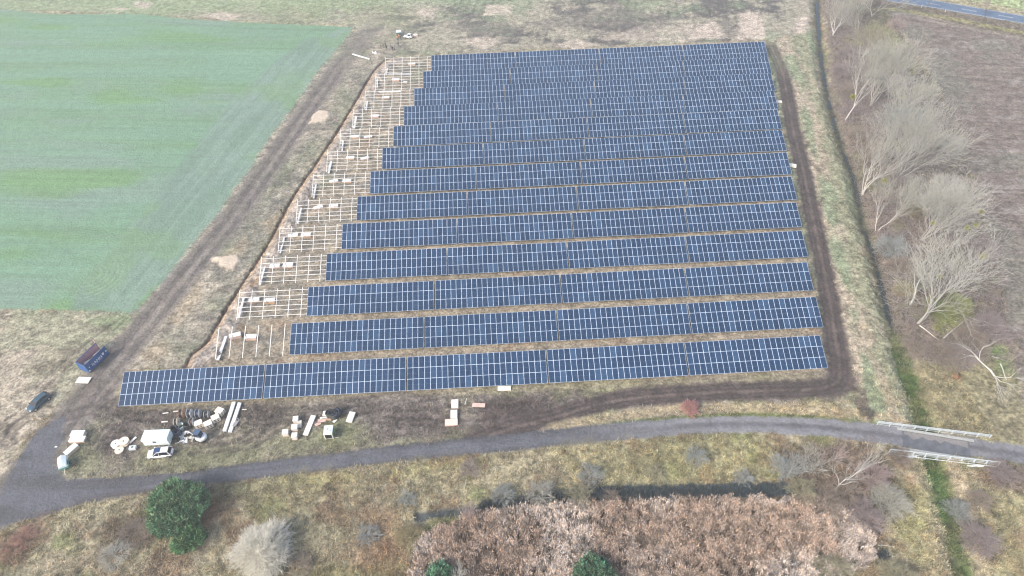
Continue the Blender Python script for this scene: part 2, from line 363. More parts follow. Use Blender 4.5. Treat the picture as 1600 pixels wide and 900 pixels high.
COL = COL*(1-CROP[..., None])+cc.astype(np.float32)*CROP[..., None]; GR = GR*(1-CROP)+.25*CROP; TUFT *= 1-CROP; Z *= 1-CROP*.8
hl = polymask([(552, 42), (540, 60), (500, 104), (470, 150), (420, 215), (380, 275), (330, 345), (255, 437), (205, 487), (110, 484), (125, 440), (190, 372), (240, 310), (300, 235), (370, 150), (425, 100), (480, 60)], 1.2, 1.2)
e = np.array([31.1, 137.0]); e /= np.linalg.norm(e); hx = X*e[0]+Y*e[1]; hy = -X*e[1]+Y*e[0]
h1 = fbm(hx*.04, hy, .9, 191, 3); hc = mix2(col(158, 182, 168), col(140, 166, 150), nrm(h1*.8+NA*.5, -.3, .4))
hc = mix2(hc, col(142, 178, 130), nrm(fbm(X, Y, 12, 195, 3), .1, .5)*.6)
k = (hl*.85)[..., None]; COL = COL*(1-k)+hc.astype(np.float32)*k
for (ax, ay) in [(395, 262), (345, 305), (310, 345), (275, 400), (440, 190), (140, 430), (470, 145)]:
    c0 = at(ax, ay); d = np.hypot(X-c0[0], Y-c0[1]); ang = np.arctan2(Y-c0[1], X-c0[0])
    arc = np.clip(np.cos(d*2*np.pi/1.25), 0, 1)*(1-sst(7, 10, d))*sst(1.5, 3, d)*sst(.1, .6, np.cos(ang+.3)); paint((arc*CROP).astype(np.float32), col(186, 204, 188), .40)
for q in [[(0, 14), (200, 30), (400, 45), (520, 48)], [(0, 62), (180, 78), (400, 100)]]:
    if q[0][1] < 50: paint(linemask(q, .25, .3, .1)*CROP, col(132, 156, 148), .7)
# --- left haul track
LT = [(-10, 800), (40, 735), (90, 675), (140, 612), (185, 560), (230, 505), (290, 430), (345, 365), (400, 290), (445, 225), (490, 160), (530, 105), (560, 70), (590, 30)]
TRK = np.maximum(linemask(offs(LT, 0), 3.6, .8, 1.3, True, False), linemask([(0, 800), (60, 720), (110, 655), (160, 600)], 4.0, .8, .8))
fade = (1-sst(120, 165, Y))
tc = mix2(col(156, 148, 143), col(130, 122, 120), nrm(NB+NC*.5, -.3, .3)); kk = (TRK*(.25+.6*fade)*(1-.35*nrm(fbm(X, Y, 5, 301, 4), 0, .4)))[..., None]
COL = COL*(1-kk)+tc.astype(np.float32)*kk; GR = GR*(1-TRK)+.5*TRK; TUFT *= 1-TRK
paint(linemask(offs(LT, 2.4), .7, .5, .8, True, False)*fade, col(134, 128, 120), .6)
paint(linemask(offs(LT, -.2), .35, .3, .7, True, False)*fade*sst(0, 20, Y), col(164, 156, 146), .65); paint(linemask(offs(LT, -2.9), .5, .4, .8, True, False)*fade, col(160, 152, 140), .4)
for d_ in (-1.4, .9, 1.6, -2.1): r_ = linemask(offs(LT, d_), .28, .25, .4, True, False)*fade; paint(r_, col(92, 86, 88), .5); Z -= r_*.07
# --- tyre marks and churned mud
mud = col(104, 95, 92)
MUDL = [[(0, 690), (8, 665), (28, 650)], [(12, 688), (20, 670), (38, 656), (50, 650)], [(3, 682), (15, 690), (25, 686)], [(60, 610), (80, 590), (120, 555), (190, 500)],
        [(155, 640), (185, 650), (205, 668), (215, 690)], [(165, 635), (192, 645), (215, 662)], [(120, 645), (150, 635), (180, 615)], [(150, 700), (165, 675), (190, 655)], [(158, 705), (175, 680), (196, 664)],
        [(330, 690), (370, 682), (400, 655), (392, 630)], [(300, 700), (360, 695), (405, 670), (410, 635)], [(180, 640), (240, 650), (330, 640), (420, 645), (480, 640)], [(200, 646), (300, 658), (430, 655), (560, 640)],
        [(560, 655), (600, 645), (650, 650), (690, 665)], [(600, 668), (640, 655), (680, 660)], [(560, 690), (600, 675), (660, 670)], [(640, 636), (700, 628), (760, 625)], [(640, 645), (740, 650), (800, 640)],
        [(850, 650), (838, 632), (850, 620), (880, 615), (940, 622)], [(862, 655), (850, 635), (862, 624), (900, 620)], [(880, 655), (870, 640), (890, 628), (960, 620)], [(560, 590+40), (600, 622), (640, 618)]]
MUDL += [[(760, 630), (790, 626), (830, 640), (835, 660)], [(770, 655), (800, 662), (840, 655)], [(610, 655), (650, 640), (690, 655), (685, 672)], [(140, 700), (170, 690), (200, 700), (215, 720)], [(100, 650), (140, 640), (175, 648), (200, 640)], [(440, 650), (500, 642), (560, 640)], [(430, 668), (400, 690), (360, 700)]]
for q in MUDL:
    for d_ in (-.95, .95): r_ = linemask(offs(q, d_), .32, .3, .5, True, False); paint(r_, mud, .6); Z -= r_*.08
# --- right haul track
RT = [(1204, 70), (1222, 112), (1232, 160), (1241, 210), (1256, 270), (1268, 330), (1283, 400), (1296, 470), (1306, 530), (1312, 575), (1306, 598), (1270, 607), (1200, 609), (1100, 613), (1000, 620), (930, 632), (870, 650), (800, 668), (740, 690)]
RTM = np.maximum(linemask(RT, 2.3, .6, .9), polymask([(1262, 602), (1300, 585), (1314, 530), (1330, 560), (1342, 612), (1310, 622), (1262, 616)], 1, 1.5)); wgt = 1-.5*sst(110, 130, Y)
tc = mix2(col(118, 106, 102), col(100, 90, 87), nrm(NB+NC*.4, -.3, .3)); kk = (RTM*wgt)[..., None]; COL = COL*(1-kk)+tc.astype(np.float32)*kk; GR = GR*(1-RTM)+.5*RTM; TUFT *= 1-RTM
for d_ in (-1.5, -.6, .7, 1.5): r_ = linemask(offs(RT, d_), .26, .22, .35, True, False); paint(r_, col(82, 73, 73), .55); Z -= r_*.08
paint(linemask(offs(RT, .1), .25, .25, .5, True, False), col(142, 128, 120), .5)
for q in [[(1262, 252), (1275, 262), (1280, 268)], [(1258, 232), (1262, 222)], [(1252, 210), (1260, 205)], [(1330, 600), (1340, 620), (1345, 640)], [(1350, 610), (1352, 640)], [(1275, 325), (1285, 310)]]:
    paint(linemask(q, .5, .4, .8), col(104, 92, 84), .7)
# verge bands beside the lane (pale tussocks then bright green edge)
paint(linemask([(860, 668), (950, 652), (1050, 640), (1150, 636), (1250, 638), (1370, 650), (1420, 662)], 1.0, .6, .8), col(206, 190, 156), .8)
paint(linemask([(960, 662), (1050, 654), (1150, 649), (1250, 651), (1350, 661), (1420, 672)], .45, .3, .3), col(112, 130, 62), .85)
# --- lane
LANE_U = [(-420, 1010), (-220, 905), (-40, 830), (0, 805), (60, 775), (110, 748), (200, 745), (300, 736), (420, 720), (520, 708), (600, 698), (700, 688), (800, 678), (860, 671), (930, 664), (1000, 658), (1100, 651), (1200, 650), (1300, 655), (1400, 665), (1500, 681), (1600, 697), (1700, 714)]
LANE_L = [(1700, 741), (1600, 724), (1500, 711), (1400, 697), (1300, 683), (1200, 676), (1100, 677), (1000, 686), (930, 691), (860, 698), (800, 705), (700, 713), (600, 724), (520, 734), (420, 745), (300, 760), (200, 773), (130, 787), (60, 808), (0, 822), (-60, 850), (-220, 945), (-420, 1075)]
LN = polymask(LANE_U+LANE_L, .25, .35)
JN = polymask([(0, 770), (30, 712), (60, 672), (100, 650), (95, 690), (85, 720), (100, 745), (130, 752), (60, 800), (-20, 830)], .5, .8)
LANE = np.maximum(LN, JN); east = sst(-60, -25, X)
lc = mix2(col(120, 122, 130), col(106, 107, 113), nrm(fbm(X*.15, Y, 1.8, 201, 4)+NB*.3, -.25, .35)); le = mix2(col(166, 166, 171), col(154, 154, 159), nrm(NC*.6+NA*.4, -.3, .4))
lc = lc*(1-east[..., None])+le*east[..., None]
COL = COL*(1-LANE[..., None])+lc.astype(np.float32)*LANE[..., None]; GR = GR*(1-LANE)+.35*LANE; TUFT *= 1-LANE; Z = Z*(1-LANE)+(.03+.012*NB)*LANE
mid_ = [((a[0]+b[0])/2, (a[1]+b[1])/2) for a, b in zip(LANE_U[5:], LANE_L[::-1][5:])]
paint(linemask([(p[0], p[1]+1) for p in mid_], .5, .5, .2)*east, col(124, 122, 128), .8)
for d_, o_ in ((-1.1, 441), (.2, 443), (1.2, 445)): paint(linemask(offs(mid_, d_), .25, .3, .5, True, False)*nrm(fbm(X, Y, 9, o_, 3), -.2, .3), col(146, 142, 148) if d_ != .2 else col(98, 94, 98), .35)
for d_ in (-1.5, 1.5): paint(linemask(offs(mid_, d_), .35, .35, .6, True, False)*(1-east), col(90, 86, 90), .4)
paint(linemask([(60, 806), (130, 785), (200, 772), (300, 760)], .45, .4, .6), mud, .5)
# --- ditch
DM = linemask(DITCH, 1.1, 1.0, .2); DW = linemask(DITCH, 2.0, 1.6, .3)
lane_keep = np.maximum(LN*(1-linemask([(1440, 650), (1472, 745)], 3.5, .3, 0)), 0)
Z -= DW*(1-lane_keep)*1.3
up = sst(3, 14, Y); ditchc = mix2(col(76, 82, 74), col(96, 96, 80), nrm(NC, -.4, .4))
k = (DM*up*(1-LN))[..., None]; COL = COL*(1-k)+ditchc.astype(np.float32)*k
gd = mix2(col(92, 114, 62), col(124, 126, 88), nrm(NC+NB*.4, -.3, .5)); dm2 = linemask(DITCH, 1.7, .8, .7)*(1-up)*(1-LN)
COL = COL*(1-dm2[..., None])+gd.astype(np.float32)*dm2[..., None]
paint(linemask([(1466, 745), (1478, 790)], 1.8, .8, .8), col(92, 132, 72), .5)
WAT = linemask(DITCH, .5, .15, .35)*up*(1-LN)*nrm(fbm(X, Y, 5, 211, 3), -.25, .05)
# --- trench and spoil
TRN = [(286, 578), (297, 556), (306, 548), (324, 532), (345, 496), (380, 440), (420, 378), (456, 310), (490, 260), (530, 200), (560, 150), (580, 116), (592, 102), (604, 93), (618, 89)]
TP = spline(W(TRN)); BK = offs(TRN, -1.0)
paint(linemask(offs(TRN, -2.6), 2.2, .8, 1.4, True, False)*(1-RTM), col(198, 188, 176), .8)
SPO = linemask(offs(TRN, -2.9), 1.5, 1.2, 1.2, True, False)*nrm(fbm(X, Y, 4.5, 221, 3), -.55, .1)
SPO = np.maximum(SPO, polymask([(300, 570), (318, 548), (345, 548), (350, 556), (330, 570)], .8, .6))
Z += SPO*(.35+.65*nrm(NB+NC*.6, -.5, .6)); paint(SPO, col(200, 188, 178), .6); paint(SPO*nrm(NB+NC*.5, 0, .5), col(158, 140, 128), .6)
paint(linemask([(395, 448), (402, 440)], 1.0, .5, .5), col(200, 160, 120), .6)
paint(linemask(BK, .45, .3, .4, True, False), col(206, 178, 150), .8)
TM = linemask(TP, .36, .16, .25, True, False); paint(TM, col(108, 82, 70), .95); Z = Z*(1-TM)-.5*TM
# sand tips
for q, h in (([(484, 193), (490, 180), (500, 173), (513, 174), (515, 185), (503, 191)], .35), ([(343, 414), (338, 403), (352, 400), (371, 400), (375, 409), (364, 421), (350, 419)], .4), ([(332, 404), (340, 401), (345, 409), (338, 411)], .15)):
    S_ = polymask(q, .5, .9); paint(S_, col(246, 228, 206), .97, .12); Z += S_*h; TUFT *= 1-S_
# --- reed bed basin and its dark ditch
REEDP = [(628, 960), (640, 890), (652, 858), (664, 836), (700, 815), (760, 800), (830, 789), (950, 782), (1100, 779), (1230, 778), (1290, 786), (1330, 806), (1362, 840), (1372, 868), (1350, 890), (1300, 900), (1270, 960)]
RD = polymask(REEDP, 1.2, 2.2); paint(RD, col(96, 80, 68), .95); Z -= RD*.3; TUFT *= 1-RD
MO = [(655, 806), (700, 800), (760, 793), (830, 783), (900, 775), (970, 771), (1060, 770), (1150, 768), (1225, 765)]
MM = linemask(MO, .9, .5, .4); paint(MM, col(84, 92, 96), .95); Z -= MM*.5; TUFT *= 1-MM
M2 = polymask([(1362, 866), (1378, 855), (1390, 862), (1392, 876), (1372, 880)], .4, .5); paint(M2, col(70, 80, 84), .95); Z = Z*(1-M2)-.12*M2
# south patches
paint(polymask([(300, 790), (320, 770), (345, 790), (330, 830), (315, 850), (300, 840)], 1.5, 2), col(172, 128, 104), .7)
for q, c_, a_ in (([(0, 850), (30, 830), (60, 800+20), (45, 850), (10, 870)], (168, 130, 116), .6), ([(60, 880), (120, 850), (200, 860), (190, 895), (80, 905)], (206, 190, 164), .6), ([(340, 775), (460, 765), (600, 745), (590, 770), (430, 800)], (170, 158, 122), .4),
                  ([(150, 820), (230, 800), (240, 850), (180, 860)], (112, 106, 96), .5), ([(560, 780), (630, 790), (620, 900), (560, 900)], (168, 130, 100), .5), ([(480, 870), (600, 820), (640, 900), (500, 930)], (150, 122, 98), .35), ([(440, 750), (700, 722), (760, 720), (720, 732), (470, 760)], (178, 172, 118), .6),
                  ([(860, 700), (1200, 682), (1230, 740), (1180, 755), (900, 758)], (184, 178, 130), .4), ([(1390, 750), (1450, 760), (1480, 900), (1420, 900), (1400, 820)], (186, 180, 128), .6), ([(1440, 820), (1470, 815), (1490, 900), (1455, 900)], (206, 192, 160), .6), ([(1530, 760), (1600, 750), (1600, 900), (1540, 900)], (190, 182, 142), .5),
                  ([(1220, 760), (1230, 700), (1370, 690), (1400, 780), (1370, 840), (1290, 790)], (138, 118, 104), .8), ([(1500, 730), (1600, 735), (1600, 770), (1530, 760)], (132, 112, 102), .7), ([(1490, 780), (1530, 770), (1545, 850), (1510, 860)], (138, 130, 118), .6)):
    paint(polymask(q, 2.0, 3.0), col(*c_), a_)
# far fine grain grows with grass
GRA = np.clip(GR, 0, 1)
Z = Z+NC*.03
# relief darker/lighter grain: tussock height where the grass is rank
rough = (TUFT > .6)*1.0; Z += (rough*np.clip(NC, 0, 1)*.18).astype(np.float32)
def zat(x, y):
    i = np.clip(np.searchsorted(gy, y), 0, len(gy)-1); j = np.clip(np.searchsorted(gx, x), 0, len(gx)-1); return Z[i, j]
# fine clumping of blades, clods and stones
fn = fbm(X*.8, Y, .75, 401, 2)*.9+fbm(X*.7, Y, .4, 411, 1)*.7; amp = np.clip(GRA*(.15+.40*np.clip(TUFT, 0, 1)+.20*(1-CROP)), 0, .6)*(1-.8*CROP)*(1-.6*LANE)*(1-AR)
COL = np.clip(COL*(1+.85*fn*amp)[..., None], .004, .9).astype(np.float32); dkp = (fbm(X, Y, 1.3, 421, 3) > .34)*amp; COL = COL*(1-.28*dkp[..., None])
# split the sheet by region
ny, nx = X.shape
idx = np.arange(ny*nx).reshape(ny, nx)
FQ = np.stack([idx[:-1, :-1], idx[:-1, 1:], idx[1:, 1:], idx[1:, :-1]], -1).reshape(-1, 4)
def fm(M): return ((M[:-1, :-1]+M[:-1, 1:]+M[1:, 1:]+M[1:, :-1])*.25).ravel()
reg = np.zeros(len(FQ), int)
for k_, M_ in ((1, CROP), (2, PLW), (3, np.maximum(TRK*(fade > .4), RTM)), (4, LANE), (5, AR), (6, SPO), (7, TM)): reg[fm(M_) > .5] = k_
gm = attr_mat('earth_and_grass', lo=.42, hi=1.62, scale=1.9, bump=.25)
VV = np.stack([X.ravel(), Y.ravel(), Z.ravel()], 1); CC = np.concatenate([COL.reshape(-1, 3), GRA.reshape(-1, 1)], 1)
for k_, nm in enumerate(['ground', 'crop_field', 'ploughed_field', 'dirt_track', 'lane', 'road', 'spoil_bank', 'trench']):
    f_ = FQ[reg == k_]; u, inv = np.unique(f_, return_inverse=True); V_ = VV[u]; C_ = CC[u]; f_ = inv.reshape(-1, 4)
    if nm == 'ground':   # continue flat to the horizon
        n0 = len(V_); x0, x1, y0, y1 = gx[0], gx[-1], gy[0], gy[-1]; B = 2500
        ex = np.array([(x0, y0), (x1, y0), (x1, y1), (x0, y1), (-B, -B), (B, -B), (B, B), (-B, B)])
        V_ = np.vstack([V_, np.c_[ex, np.full(8, -.25)]]); C_ = np.vstack([C_, np.tile([*col(165, 162, 128), .8], (8, 1))])
        f_ = np.vstack([f_, n0+np.array([(4, 5, 1, 0), (5, 6, 2, 1), (6, 7, 3, 2), (7, 4, 0, 3)])])
    o = link(nm, npmesh(nm, V_, f_, [gm], C_, smooth=True)); setp(o, kind='structure')
# water
wm = mat('dark_water', (.02, .028, .03), .08)
def water(M, z, name):
    f_ = FQ[fm(M) > .5]; u, inv = np.unique(f_, return_inverse=True); V_ = VV[u].copy(); V_[:, 2] = z
    setp(link(name, npmesh(name, V_, inv.reshape(-1, 4), [wm])), kind='structure')
water(WAT, -1.12, 'ditch_water'); water(M2, -.06, 'pond_water')
# ------------------------------------------------------------------ blades: grass, sedge, reeds (mesh tufts)
def blades(name, P, cols, h, wd, lean, per, m, kind='stuff', top=None, label=None, cat=None):
    n = len(P); N = n*per
    p = np.repeat(P, per, 0)+np.c_[rng.normal(0, wd*2.2, (N, 2)), np.zeros(N)]
    a = rng.uniform(0, 2*np.pi, N); hh = h*rng.uniform(.55, 1.25, N); l = np.abs(rng.normal(0, lean, N))*hh
    dr = np.c_[np.cos(a), np.sin(a)]; pr = np.c_[-dr[:, 1], dr[:, 0]]
    w_ = wd*rng.uniform(.6, 1.3, N)
    v0 = p.copy(); v0[:, :2] -= pr*w_[:, None]/2; v1 = p.copy(); v1[:, :2] += pr*w_[:, None]/2
    v2 = p.copy(); v2[:, :2] += dr*l[:, None]; v2[:, 2] += hh
    V = np.stack([v0, v1, v2], 1).reshape(-1, 3); Fk = np.arange(3*N).reshape(-1, 3)
    hv = 1+rng.normal(0, .10, (N, 1))*np.array([[1, .1, -1.0]]); cc = np.repeat(np.repeat(cols, per, 0)*rng.uniform(.55, 1.5, (N, 1))*hv, 3, 0); cc = np.c_[cc, np.ones(len(cc))]
    o = link(name, npmesh(name, V, Fk, [m], cc)); return setp(o, label, cat, kind=kind)
bm_ = attr_mat('blade', rough=.9, lo=.9, hi=1.1, scale=1)
def scatter(n, x0, x1, y0, y1, prob):
    x = rng.uniform(x0, x1, n); y = rng.uniform(y0, y1, n)
    i = np.clip(np.searchsorted(gy, y), 0, ny-1); j = np.clip(np.searchsorted(gx, x), 0, nx-1)
    k = rng.random(n) < prob[i, j]; i, j, x, y = i[k], j[k], x[k], y[k]
    return np.c_[x, y, Z[i, j]-.03], COL[i, j]
P_, c_ = scatter(330000, -155, 25, -45, 0, TUFT**2*np.clip(.42+NB*.7+NC*1.1, 0, 1))
blades('tussock_grass', P_, c_*1.38, .34, .11, .9, 3, bm_, label='rank winter grass tussocks covering the rough ground below the lane', cat='grass')
P_, c_ = scatter(120000, -60, 60, 0, 95, TUFT**2*.55*np.clip(.5+NB, 0, 1))
blades('bank_grass', P_, c_*1.25, .30, .13, .9, 3, bm_, label='rough grass on the ditch banks and under the hedge', cat='grass')
P_, c_ = scatter(90000, -180, 20, -15, 12, TUFT**1.5*.35*np.clip(.5+NB, 0, 1)*(LANE < .1))
blades('meadow_grass', P_, c_*1.15, .2, .10, .8, 3, bm_, label='short pale grass of the meadow and site yard', cat='grass')
# reeds
P_, _ = scatter(170000, -90, 10, -45, -15, (RD > .5)*np.clip(.66+NC*1.0+NB*.3, 0.12, 1)); xr = fbm(P_[:, 0], P_[:, 1], 8, 231, 3)[:, None]
cr = col(212, 190, 172)*(1-nrm(xr, -.2, .4))+col(234, 220, 208)*nrm(xr, -.2, .4)
cr = cr*(1-.3*(fbm(P_[:, 0], P_[:, 1], 1.2, 235, 3)[:, None] > .12))
blades('reed_bed', P_, cr*1.12, 1.75, .05, .16, 5, bm_, label='dense bed of pinkish brown dry reeds in the wet hollow', cat='reeds')
q = rng.random(len(P_)) < .40*(1+1.2*fbm(P_[:, 0], P_[:, 1], 1.1, 307, 2))
Pp = P_[q].copy(); Pp[:, 2] += 1.3*rng.uniform(.8, 1.15, q.sum()); blades('reed_plumes', Pp, cr[q]*1.75*[1, 1.0, 1.0], .42, .085, .5, 7, bm_, label='pale feathery plumes topping the reed bed', cat='reeds')
# dark sedge lining the reed bed
sed = linemask(MO[2:], 1.2, .4, .3)*(nrm(X, -72, -70)*0+1)
P_, _ = scatter(110000, -85, -15, -35, -18, (sed > .5)*np.clip(.5+.5*sst(-56, -50, X), 0, 1)*np.clip(.8+NB, .1, 1)); blades('sedge', P_, np.tile(col(112, 126, 134, .6), (len(P_), 1)), 1.0, .10, .12, 4, bm_, label='dark blue green sedge along the top edge of the reed bed', cat='sedge')
P_, _ = scatter(50000, -60, 40, -42, 110, (linemask(DITCH, 1.5, .5, .6) > .5)*(1-LN)*.9); blades('ditch_grass', P_, mix2(col(98, 120, 70), col(104, 102, 76), sst(0, 30, P_[:, 1])), .35, .09, .7, 4, bm_, label='green grass lining the drainage ditch', cat='grass')
hz = MB().box(-2600, 2600, -2600, 2600, -3.4, 125).obj('haze', []); hm = bpy.data.materials.new('haze'); hm.use_nodes = True; hn = hm.node_tree
hn.nodes.remove(hn.nodes['Principled BSDF']); pv = hn.nodes.new('ShaderNodeVolumePrincipled'); pv.inputs['Density'].default_value = .0007; pv.inputs['Color'].default_value = (.96, 1, .97, 1); pv.inputs['Anisotropy'].default_value = .2
hn.links.new(pv.outputs[0], hn.nodes['Material Output'].inputs['Volume']); hz.data.materials.clear(); hz.data.materials.append(hm); setp(hz, kind='stuff')
# ------------------------------------------------------------------ solar tables
TILT = math.atan2(2.4956, 6.3685); CT, ST = math.cos(TILT), math.sin(TILT); H0 = .8
PXM, PYM = 1.15, 2.28
ROWY = [0, 10.609, 21.256, 31.917, 42.412, 52.917, 63.524, 74.269, 84.998, 95.557, 105.988, 116.505, 127.129]
ROWX = [0, 3.104, 5.003, 7.624, 9.940, 12.417, 14.771, 17.047, 19.339, 21.741, 24.281, 26.609, 28.871]
ORD = ['front', 'second', 'third', 'fourth', 'fifth', 'sixth', 'seventh', 'eighth', 'ninth', 'tenth', 'eleventh', 'twelfth', 'rearmost']
alu = mat('module_frame', (.58, .67, .80), .45, .0, .04)
galv = mat('galvanised_steel', (.70, .69, .65), .5, .15, .06)
def glass_mat():
    M = bpy.data.materials.new('solar_cells'); M.use_nodes = True; n = M.node_tree; b = n.nodes['Principled BSDF']
    tc = n.nodes.new('ShaderNodeTexCoord'); sp = n.nodes.new('ShaderNodeSeparateXYZ'); n.links.new(tc.outputs['Object'], sp.inputs[0])
    def line(out, per, wdt):
        a = n.nodes.new('ShaderNodeMath'); a.operation = 'PINGPONG'; a.inputs[1].default_value = per/2; n.links.new(out, a.inputs[0])
        c = n.nodes.new('ShaderNodeMath'); c.operation = 'LESS_THAN'; c.inputs[1].default_value = wdt; n.links.new(a.outputs[0], c.inputs[0]); return c
    l1 = line(sp.outputs[0], .182, .0022); l2 = line(sp.outputs[1], .0925, .0014)
    mx = n.nodes.new('ShaderNodeMath'); mx.operation = 'MAXIMUM'; n.links.new(l1.outputs[0], mx.inputs[0]); n.links.new(l2.outputs[0], mx.inputs[1])
    oi = n.nodes.new('ShaderNodeObjectInfo'); cr = n.nodes.new('ShaderNodeValToRGB'); n.links.new(oi.outputs['Random'], cr.inputs[0])
    e = cr.color_ramp.elements; e[0].position = 0; e[0].color = (.008, .028, .068, 1); e[1].position = 1; e[1].color = (.028, .068, .135, 1)
    x = e.new(.82); x.color = (.013, .040, .092, 1)
    mc = n.nodes.new('ShaderNodeMix'); mc.data_type = 'RGBA'; n.links.new(mx.outputs[0], mc.inputs[0]); n.links.new(cr.outputs[0], mc.inputs[6]); mc.inputs[7].default_value = (.05, .08, .15, 1)
    n.links.new(mc.outputs[2], b.inputs['Base Color']); b.inputs['Roughness'].default_value = .16; b.inputs['IOR'].default_value = 1.38
    return M
cells = glass_mat()
mb = MB()
xs = [-.567, -.535, .535, .567]; ys = [-1.139, -1.108, -.008, .008, 1.108, 1.139]
for a in range(3):
    for b in range(5):
        v = [(xs[a], ys[b], .035), (xs[a+1], ys[b], .035), (xs[a+1], ys[b+1], .035), (xs[a], ys[b+1], .035)]
        mb.add(v, [(0, 1, 2, 3)], 1 if (a == 1 and b in (1, 3)) else (2 if (a == 1 and b == 2) else 0))
x0, x1, y0, y1 = xs[0], xs[-1], ys[0], ys[-1]
mb.add([(x0, y0, 0), (x1, y0, 0), (x1, y1, 0), (x0, y1, 0), (x0, y0, .035), (x1, y0, .035), (x1, y1, .035), (x0, y1, .035)],
       [(3, 2, 1, 0), (0, 1, 5, 4), (1, 2, 6, 5), (2, 3, 7, 6), (3, 0, 4, 7)], 0)
mod_me = mb.mesh('solar_module', [alu, cells, mat('busbar_grey', (.13, .17, .26), .4)])
def plane_pt(x, s, up=0):       # s along the slope from the low front edge
    return (x, s*CT-up*ST, H0+s*ST+up*CT)
def rafter_mesh():
    b = MB(); b.box(-.06, .06, -.05, 6.93, -.12, 0); return b.mesh('rafter', galv)
def purlin_mesh(L):
    b = MB(); b.box(-L/2, L/2, -.045, .045, -.07, 0); return b.mesh('purlin', galv)
def posts_mesh(s):
    b = MB(); z = H0+s*ST-.2; b.box(-.04, .04, -.035, .035, -.8, z); return b.mesh('post', mat('dull_steel', (.30, .31, .30), .7))
raf_me, post_f, post_b = rafter_mesh(), posts_mesh(1.5), posts_mesh(5.3)
pur24, pur13 = purlin_mesh(24*PXM), purlin_mesh(15.25)
SLOPES = [.5, 1.75, 2.8, 4.05, 5.1, 6.35]
def jit(o, a): o.rotation_euler = (o.rotation_euler[0]+R_(random.uniform(-a, a)), R_(random.uniform(-a, a)), 0)
def make_table(x_left, y, label):
    """origin on the ground below the low front edge, half way along"""
    t = thing('solar_table', label, 'solar table', (x_left+12*PXM, y, 0), 0, 'solar tables standing in rows')
    f = MB()     # hidden undercarriage: one welded frame
    for i in range(10):
        x = -13.2+i*2.93
        for s in (1.5, 5.3):
            p = plane_pt(x, s); f.box(x-.06, x+.06, p[1]-.05, p[1]+.05, -.8, p[2]-.2)
        a = plane_pt(x, .1, -.14); b = plane_pt(x, 6.75, -.14); f.tube(a, b, .06, n=4)
    for s in SLOPES:
        a = plane_pt(-13.78, s, -.05); b = plane_pt(13.78, s, -.05); f.tube(a, b, .045, n=4)
    f.obj('support_frame', galv, t)
    for r in range(3):
        for c in range(24):
            p = plane_pt(-13.8+PXM*(c+.5), PYM*(r+.5))
            o = link('solar_module', mod_me, t, p, (TILT, 0, 0)); jit(o, .25)
    return t
proto = None
for r in range(13):
    n = 5 if r == 0 else 4
    for k in range(n):
        xl = ROWX[r]-(n-k)*24*PXM-(n-k-1)*.31
        nm = ['leftmost', 'second', 'third', 'fourth', 'last'][k] if n == 5 else ['leftmost', 'second', 'third', 'last'][k]
        where = {'leftmost': 'leftmost table', 'second': 'second table from the left', 'third': 'third table from the left', 'fourth': 'fourth table from the left', 'last': 'table at the right end'}[nm]
        lab = 'blue solar panels, %s of the %s row%s' % (where, ORD[r], ' beside the lane' if r == 0 else (' counted from the lane' if 0 < r < 12 else ''))
        if proto is None: proto = make_table(xl, ROWY[r], lab); t = proto
        else:
            t = copy_tree(proto); t.location = (xl+12*PXM, ROWY[r], 0); t['label'] = lab
            for ch in t.children:
                if ch.name.startswith('solar_module'): ch.rotation_euler = (TILT, 0, 0); jit(ch, .25)
        t.rotation_euler = (R_(random.uniform(-.25, .25)), R_(random.uniform(-.06, .06)), 0)
# bare racks at the left end
RAFX = [-1.33-2.744*i for i in range(6)]
def bare(r):
    x_r = ROWX[r]-4*24*PXM-3*.31; y = ROWY[r]
    t = thing('mounting_rack', 'bare galvanised rack %s at the left end of the %s row' % ('without crossbars' if r == 1 else 'of rafters and crossbars', ORD[r]), 'rack', (x_r-8, y, 0), 0, 'bare mounting racks waiting for panels')
    for x in RAFX:
        link('rafter', raf_me, t, plane_pt(x+8, 0, -.08), (TILT, 0, 0))
        for s, me in ((1.5, post_f), (5.3, post_b)):
            p = plane_pt(x+8, s); link('post', me, t, (p[0]+.0, p[1], 0))
    if r > 1:
        for s in SLOPES: link('purlin', pur13, t, plane_pt(-7.5+8, s, 0), (TILT, 0, 0))
    return t
for r in range(1, 13): bare(r)
# bundles of spare beams by the racks: (upper end px, lower end px, width)
white = mat('white_steel', (.68, .70, .71), .5, 0, .05)
cream = mat('pale_board', (.70, .68, .61), .7, 0, .05)
def beam_pile(p, q, wd, n, h, label, group, name='beam_pile', m=white):
    a = at(*p); b = at(*q); L = float(np.linalg.norm((b-a)[:2])); rz = math.atan2(b[1]-a[1], b[0]-a[0])
    t = thing(name, label, 'beams', ((a[0]+b[0])/2, (a[1]+b[1])/2, float(zat(a[0], a[1]))+.02), rz, group)
    bw = wd/n
    for i in range(n):
        y0_ = -wd/2+i*bw; o = MB()
        for z0_ in np.arange(0, h, .12): o.box(-L/2+random.uniform(-.05, .05), L/2+random.uniform(-.05, .05), y0_+.01, y0_+bw-.012, z0_+.09, z0_+.09+.108)
        o.obj('beam', m, t)
    s_ = MB()
    for x in (-L*.35, L*.35): s_.box(x-.06, x+.06, -wd/2, wd/2, 0, .085)
    s_.obj('bearer', mat('wood', (.45, .33, .22), .8), t)
    return t
